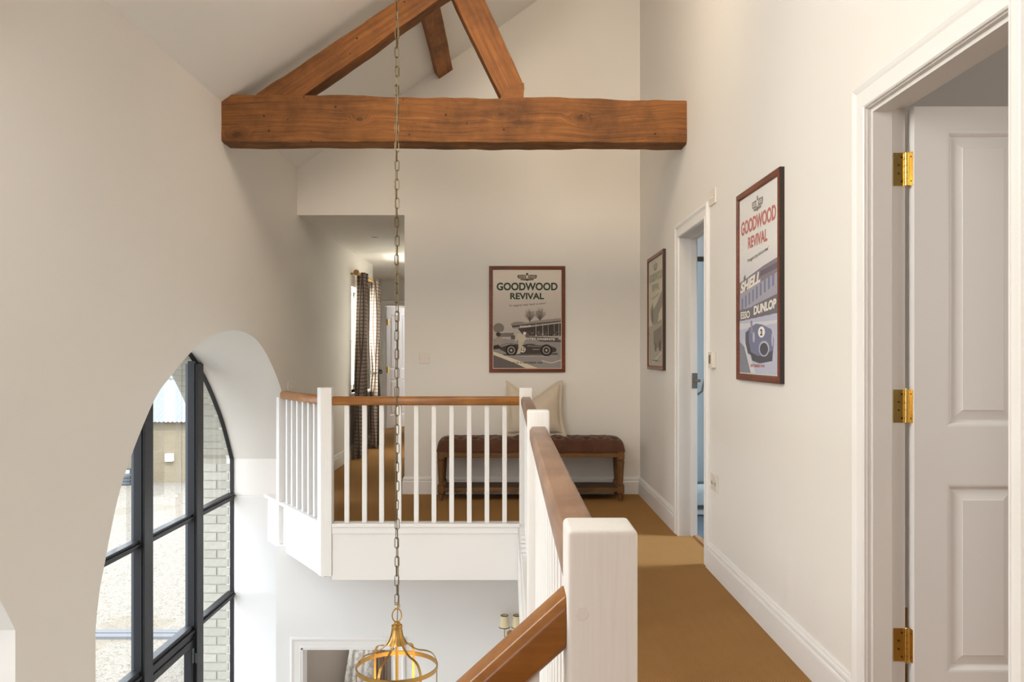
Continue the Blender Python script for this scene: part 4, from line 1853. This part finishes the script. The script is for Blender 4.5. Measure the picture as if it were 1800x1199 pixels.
GREENI = ink('ink_green', srgb(62, 76, 66))
REDI = ink('ink_hazed_red', srgb(196, 122, 116))  # red paled by painted glass haze
GREYP = ink('ink_hazed_grey', srgb(140, 136, 128))  # grey lightened by painted glass haze
DARKP2 = ink('ink_soft_dark', srgb(86, 84, 90))
OLIVEI = ink('ink_hazed_olive', srgb(160, 164, 140))  # olive title paled with the haze of its glass
GREYI = ink('ink_grey', srgb(92, 86, 80))
WHITEI = ink('ink_white', srgb(232, 226, 216))
DARKI = ink('ink_dark', srgb(50, 46, 46))
PAPER = ink('paper_cream', srgb(214, 200, 180))
PAPER2 = ink('paper_pale', srgb(232, 228, 220))
PAPER3 = ink('paper_olive', srgb(206, 200, 182))


def ex_pit(r, X, Z, w_, h_, y):
    text('DUNLOP', r, X(.475), Z(.573), w_*.16, h_*.018, WHITEI, y, .03, 0, .05, 'sign_lettering')
    text('NTEX DAGENITE', r, X(.70), Z(.702), w_*.42, h_*.020, WHITEI, y, .03, 0, -.03, 'sign_lettering')
    text('12', r, X(.435), Z(.808), w_*.055, h_*.038, DARKI, y, .03, .2, 0, 'number_lettering')
    text('19. 20. 21 SEPTEMBER 2008', r, X(.505), Z(.945), w_*.44, h_*.016, DARKI, y, .02, name='date_lettering')


def ex_track(r, X, Z, w_, h_, y):
    text('SHELL', r, X(.30), Z(.492), w_*.56, h_*.062, WHITEI, y, .05, .3, .10, 'sign_lettering')
    text('ESSO', r, X(.17), Z(.668), w_*.26, h_*.042, WHITEI, y, .03, 0, .0, 'sign_lettering')
    text('DUNLOP', r, X(.68), Z(.643), w_*.56, h_*.050, WHITEI, y, .05, .1, .05, 'sign_lettering')
    text('2', r, X(.60), Z(.776), w_*.055, h_*.034, DARKI, y, .03, 0, 0, 'number_lettering')
    text('SEPTEMBER 1998', r, X(.50), Z(.958), w_*.36, h_*.016, REDI, y, .02, name='date_lettering')


def ex_hazed(r, X, Z, w_, h_, y):
    text('SEPTEMBER', r, X(.50), Z(.958), w_*.36, h_*.014, GREYI, y, .02, name='date_lettering')


framed('framed_poster', (.155, YB, 1.508), 0, art_pit(), 'framed motor racing poster with green title hung above the bench', GREENI, GREYI, PAPER, ex_pit, .655, .915)
framed('framed_poster', (XR, 3.785, 1.527), -PI/2, art_track(), 'framed racing poster with red title nearest the viewer on the right wall', REDI, GREYP, PAPER2, ex_track, .66, .893)
framed('framed_poster', (XR, 6.42, 1.527), -PI/2, art_hazed(), 'framed olive racing poster paled by painted glass haze in the far corner of the right wall', OLIVEI, GREYP, PAPER3, ex_hazed, .70, .88)

# ------------------------------------------------------------------ switches, thermostat, sockets


def plate_thing(name, loc, rz, w_, h_, label, cat, rockers=1, t=.009, mat=None):
    r = thing(name, loc, label, cat, rz)
    MB().box(-w_/2, w_/2, -t, 0, -h_/2, h_/2).build('plate', mat or PLAST, r, bevel=.003)
    if name == 'light_switch':
        for k in range(rockers):
            x = (k-(rockers-1)/2)*.022
            MB().prism([(-t-.004, -.011), (-t+.001, .011), (-t+.004, .011), (-t+.004, -.011)], 'x', x-.008, x+.008).build('rocker', PLAST, r)
    s_ = MB()
    for sx in (-1, 1):
        s_.box(sx*w_*.38-.002, sx*w_*.38+.002, -t-.0006, -t+.001, -.002, .002)
    s_.build('screws', CHROME, r)
    return r


plate_thing('light_switch', (-.731, YB, 1.17), 0, .088, .088, 'square switch plate on the back wall left of the poster', 'light switch', 2)
plate_thing('light_switch', (XR, 4.66, 2.075), -PI/2, .146, .088, 'wide switch plate high on the right wall above the bathroom doorway', 'light switch', 3)
plate_thing('light_switch', (XL, 7.02, .945), PI/2, .15, .075, 'small faint plate on the left wall above the slanting rail', 'light switch', 1, mat=WALL)
so = plate_thing('power_socket', (XR, 4.62, .50), -PI/2, .146, .088, 'double power socket low on the right wall beside the bathroom doorway', 'socket')
for sx in (-1, 1):
    m = MB().box(sx*.036-.006, sx*.036+.006, -.0105, -.008, .0, .004).box(sx*.036-.011, sx*.036-.008, -.0105, -.008, -.012, -.004).box(sx*.036+.008, sx*.036+.011, -.0105, -.008, -.012, -.004)
    m.build('socket_holes', DARKP, so)
    MB().box(sx*.036-.006, sx*.036+.006, -.012, -.008, .018, .032).build('rocker', PLAST, so)
tm = plate_thing('thermostat', (XR, 4.64, 1.172), -PI/2, .088, .088, 'white room thermostat with a small grey display on the right wall', 'thermostat', t=.024)
MB().box(-.020, .012, -.0255, -.023, -.020, .028).build('display', DARKP, tm)

# hall downlight
dl = thing('downlight', (-1.374, 8.62, 2.408), 'small round downlight in the hall ceiling', 'ceiling light')
MB().lathe([(.001, -.001), (.032, -.001), (.034, -.006), (.042, -.006), (.044, 0), (.001, 0)], n=24).build('bezel', TRIM, dl, smooth=True)
MB().lathe([(.001, -.003), (.030, -.003), (.030, -.0012), (.001, -.0012)], n=20).build('lens', DARKP, dl)

# ------------------------------------------------------------------ hall curtains
rod = thing('curtain_pole', (-1.74, 10.35, 2.14), 'turned wooden curtain pole over the hall window', 'curtain pole')
MB().tube([(0, -.72, 0), (0, .72, 0)], .017, 12).build('pole', POLEW, rod, smooth=True)
for sy in (-1, 1):
    f = MB().lathe([(.001, 0), (.022, 0), (.022, .012), (.030, .020), (.034, .040), (.030, .060), (.022, .066), (.001, .068)], n=18).build('finial', POLEW, rod, smooth=True)
    f.rotation_euler = (-sy*PI/2, 0, 0)
    f.location = (0, sy*.72, 0)
    MB().tube([(-.09, sy*.62, 0), (0, sy*.62, 0)], .010, 8).build('bracket', POLEW, rod, smooth=True)


def curtain(yc, wt, wb, label, tie, lean=0):
    r = thing('curtain', (-1.72, yc, 0), label, 'curtain', group='checked curtains at the hall window')
    NU_, NV = 140, 60
    zt_, zb_ = 2.16, .015
    me = bpy.data.meshes.new('curtain_cloth')
    vs, fs, uvs = [], [], []
    folds = 5
    for j in range(NV+1):
        t = j/NV
        z = zt_+(zb_-zt_)*t
        wd = wt+(wb-wt)*t
        if tie:
            wd *= 1-.42*math.exp(-((z-.98)/.22)**2)
        for i in range(NU_+1):
            u_ = i/NU_
            amp = (.040+.012*math.sin(3*t+u_*4))*(1-.35*(math.exp(-((z-.98)/.22)**2) if tie else 0))
            x = amp*math.sin(2*PI*folds*u_+.5*math.sin(2.1*t*PI))+.015*math.sin(2*PI*2.3*u_+1+t)
            y = (u_-.5)*wd+lean*t+.012*math.sin(2*PI*folds*2*u_)
            vs.append((x-.01, y, z))
            uvs.append((u_*.95, z))
    for j in range(NV):
        for i in range(NU_):
            a = j*(NU_+1)+i
            fs.append((a, a+1, a+NU_+2, a+NU_+1))
    me.from_pydata(vs, [], fs)
    ul = me.uv_layers.new(name='UVMap')
    for lp in me.loops:
        ul.data[lp.index].uv = uvs[lp.vertex_index]
    c = link('cloth', me, GINGHAM, r)
    me.polygons.foreach_set('use_smooth', [True]*len(me.polygons))
    sm = c.modifiers.new('thickness', 'SOLIDIFY')
    sm.thickness = .003
    if tie:
        pts = []
        for i in range(24):
            a = 2*PI*i/24
            pts.append((.065*math.cos(a)-.01, wt*.30*math.sin(a)+.01, .98+.015*math.sin(a)))
        MB().tube(pts, .016, 8, closed=True).build('tieback', DARKCL, r, smooth=True)
        MB().tube([(.05, .10, .98), (-.03, .13, .97)], .03, 10).build('tieback_knot', DARKCL, r, smooth=True)
        tr = MB().tube([(.03, -.02, .96), (.035, -.03, .6), (.04, -.035, .25), (.04, -.035, .04)], [.008, .03, .045, .05], 10)
        tr.build('shaded_lining', DARKCL, r, smooth=True)  # dark tube stands in for the curtain lining in shade
    return r


curtain(9.95, .30, .46, 'checked curtain on the near side of the hall window', False, -.12)
curtain(10.90, .34, .42, 'checked curtain with a dark tieback on the far side of the hall window', True, .02)

# ------------------------------------------------------------------ bathroom shower
sh = thing('shower_enclosure', (1.40, 6.30, 0), 'glass shower enclosure seen through the bathroom doorway', 'shower')
MB().box(-.10, 1.2, 0, 1.2, 0, .05).build('tray', TRIM, sh, bevel=.01)
mb = MB()
mb.box(-.10, 1.2, -.01, .02, 1.90, 1.935).box(-.10, 1.2, -.01, .02, .05, .075).box(-.11, -.08, -.01, .02, .05, 1.935).box(.5, .52, -.01, .02, .05, 1.92)
mb.build('frame', CHROME, sh)
MB().box(-.09, 1.18, 0, .006, .075, 1.90).build('glass_panel', SHGL, sh)
MB().tube([(.0, -.012, .9), (.03, -.05, .93), (.06, -.05, 1.06), (.09, -.012, 1.10)], .008, 8).build('door_handle', CHROME, sh, smooth=True)
MB().tube([(.05, .7, 1.6), (.05, .5, 1.72), (.05, .45, 1.4)], .01, 8).build('shower_arm', CHROME, sh, smooth=True)

# ------------------------------------------------------------------ lower wall lamp and back room
wl = thing('wall_sconce', (-.01, 6.61, -1.0), 'twin wall light with two small cream shades below the landing', 'wall light')
MB().lathe([(.001, 0), (.03, 0), (.025, .012), (.001, .014)], n=18).build('backplate', BRASSD, wl).rotation_euler = (PI/2, 0, 0)
wl.children[0].location = (0, 0, -.06)
for sx in (-1, 1):
    am = MB().tube([(0, -.01, -.06), (sx*.03, -.06, -.09), (sx*.048, -.09, -.05), (sx*.048, -.09, .02)], .004, 8).build('lamp_arm', BRASSD, wl, smooth=True)
    shd = MB()
    shd.quadstrip([[(sx*.048+r*math.cos(2*PI*k/24), -.09+r*math.sin(2*PI*k/24), z) for k in range(24)] for r, z in ((.040, .02), (.027, .115), (.025, .115), (.038, .02))], cap=False)
    s1 = shd.build('lamp_shade', CREAMSH, am, smooth=True)
    for rr, z in ((.0405, .022), (.0275, .113)):
        MB().tube([(sx*.048+rr*math.cos(2*PI*k/24), -.09+rr*math.sin(2*PI*k/24), z) for k in range(24)], .0028, 6, closed=True).build('shade_trim', BLACK, am, smooth=True)
wl.location = (.012, 6.61, -.93)

# room behind: a bright window, patterned curtain and brown curtain
struct(MB().box(-1.66, -1.50, 9.27, 9.30, -3.1, -1.0).box(-1.30, -1.0, 9.27, 9.30, -3.1, -1.0).build('trim_15', TRIM))


def drape(name, x0, x1, y, z0, z1, mat, label, slant=0, f=4):
    vs, fs = [], []
    N = 60
    for zz, dx in ((z0, slant), ((z0+z1)/2, slant*.5), (z1, 0)):
        for i in range(N+1):
            u_ = i/N
            vs.append((x0+(x1-x0)*u_+dx*(1-u_), y+.025*math.sin(2*PI*f*u_), zz))
    for j in range(2):
        for i in range(N):
            a = j*(N+1)+i
            fs.append((a, a+1, a+N+2, a+N+1))
    me = bpy.data.meshes.new(name)
    me.from_pydata(vs, [], fs)
    ul = me.uv_layers.new(name='UVMap')
    for lp in me.loops:
        v = vs[lp.vertex_index]
        ul.data[lp.index].uv = (v[0]*1.4, v[2])
    o = link(name, me, mat)
    me.polygons.foreach_set('use_smooth', [True]*len(me.polygons))
    sm = o.modifiers.new('thickness', 'SOLIDIFY')
    sm.thickness = .003
    return tag(o, label, 'curtain')


PATT = NT('patterned_curtain_cloth')
_n = PATT.noise(PATT.coord(), 22, 3)
PATT.base(PATT.ramp(_n, [(.45, srgb(216, 212, 204)), (.6, srgb(180, 172, 162))]))
PATT.set(Roughness=.9)
drape('curtain', -1.56, -1.40, 9.05, -3.18, -1.0, PATT.m, 'pale patterned curtain glimpsed through the doorway below', -.35, 3)
drape('curtain', -1.44, -1.30, 8.98, -3.18, -1.0, TAUPEC, 'brown curtain edge glimpsed through the doorway below', 0, 2)

# ------------------------------------------------------------------ outside
GZ = -3.1
tag(MB().box(-60, XO, -40, 60, GZ-.2, GZ).build('gravel_yard', GRAVEL), 'pale sunlit gravel yard outside the arched window', 'gravel', kind='stuff')
barn = thing('barn', (-11, 28.4, GZ), 'low brick barn with pale corrugated roof across the gravel yard', 'barn')
EH = 2.07
MB().box(-9, 9, 0, 5.5, 0, EH).build('wall', BARNW, barn)
mb = MB()
rings = []
RH = 1.35
N = 18*7*4
for i in range(N+1):
    x = -9.2+18.4*i/N
    c = .018*math.sin(2*PI*i/4*1.0)
    rings.append([(x, -.25, EH-.02+c), (x, 2.75, EH+RH+c), (x, 2.75, EH+RH+c+.01), (x, -.25, EH-.01+c)])
mb.quadstrip(rings)
mb.build('roof_sheet', ROOFM, barn)
mb = MB()
mb.prism([(2.75, EH+RH+.05), (5.75, EH), (5.75, EH-.03), (2.75, EH+RH)], 'x', -9.2, 9.2)
mb.build('roof_rear_slope', ROOFM, barn)
MB().tube([(-9.2, 2.75, EH+RH+.02), (9.2, 2.75, EH+RH+.02)], .09, 10).build('ridge_cap', ROOFM, barn, smooth=True)
mb = MB()
mb.prism([(0, EH), (5.5, EH), (2.75, EH+RH-.03)], 'x', -8.95, 8.95)
mb.build('gable', BARNW, barn)
vb = thing('vent_box', (-11.43, 28.4, -2.25), 'square white vent box on the barn wall', 'vent box')
MB().box(-.13, .13, -.14, 0, -.13, .13).build('casing', TRIM, vb, bevel=.01)
MB().lathe([(.001, 0), (.05, 0), (.05, .02), (.001, .02)], n=16).build('cowl', PLAST, vb).rotation_euler = (PI/2, 0, 0)
vb.children[-1].location = (0, -.14, 0)
ol = thing('outdoor_lamp', (-12.82, 28.4, -2.72), 'small dark lamp on the barn wall left of the vent box', 'outdoor lamp')
MB().box(-.10, .10, -.12, 0, -.09, .10).build('housing', STEELO, ol, bevel=.01)
MB().box(-.07, .07, -.13, -.12, -.06, .05).build('lens', PLAST, ol)
pt = thing('trough_planter', (-12.85, 27.9, GZ), 'grey slatted trough planter at the foot of the barn wall', 'planter')
for k in range(3):
    MB().box(-.35, .35, -.18, .18, .02+k*.11, .115+k*.11).build('plank', STEELO, pt, bevel=.008, seg=1)
# grey strips over the gravel standing in for a reflection in the window
REFLM = plain('reflection_grey', srgb(104, 106, 110), .8, 0, .1)
dc = thing('reflection_strips', (-8.0, 12.9, GZ), 'long grey strips on the gravel standing in for a window reflection', 'reflection strip')
MB().box(-5.5, 2.95, -.17, -.02, 0, .04).build('reflection_strip', REFLM, dc)
MB().box(-5.5, 2.95, .02, .17, 0, .04).build('reflection_strip', REFLM, dc)
# tree beyond the barn
tr = thing('tree', (-15.5, 40, GZ), 'green leafy tree rising behind the barn roof', 'tree')
MB().tube([(0, 0, 0), (.1, 0, 2), (.0, .1, 3.6)], [.25, .18, .1], 10).build('trunk', BARKM, tr, smooth=True)
rng = random.Random(5)
mb = MB()
for i in range(9000):
    a, b, c = rng.gauss(0, 1), rng.gauss(0, 1), rng.gauss(0, 1)
    l_ = math.sqrt(a*a+b*b+c*c)
    rr = rng.uniform(.6, 1)*(1+.25*math.sin(a*5)*math.sin(c*4))
    p = Vector((a/l_*2.6*rr, b/l_*2.2*rr, 3.6+c/l_*1.9*rr))
    u1 = Vector((rng.uniform(-1, 1), rng.uniform(-1, 1), rng.uniform(-1, 1))).normalized()*.10
    u2 = u1.cross(Vector((rng.uniform(-1, 1), rng.uniform(-1, 1), rng.uniform(-1, 1)))).normalized()*.06
    n0 = len(mb.v)
    mb.v += [tuple(p-u1), tuple(p+u2), tuple(p+u1), tuple(p-u2)]
    mb.f.append((n0, n0+1, n0+2, n0+3))
me = bpy.data.meshes.new('foliage')
me.from_pydata(mb.v, [], mb.f)
fo = link('foliage', me, LEAFM, tr)
fo['kind'] = 'stuff'
for sx in (-7, 6):
    c = copy_tree(tr)
    c.location = (-15.5+sx, 41, GZ)
    c['label'] = 'green leafy tree behind the barn further left' if sx < 0 else 'green leafy tree behind the barn further right'
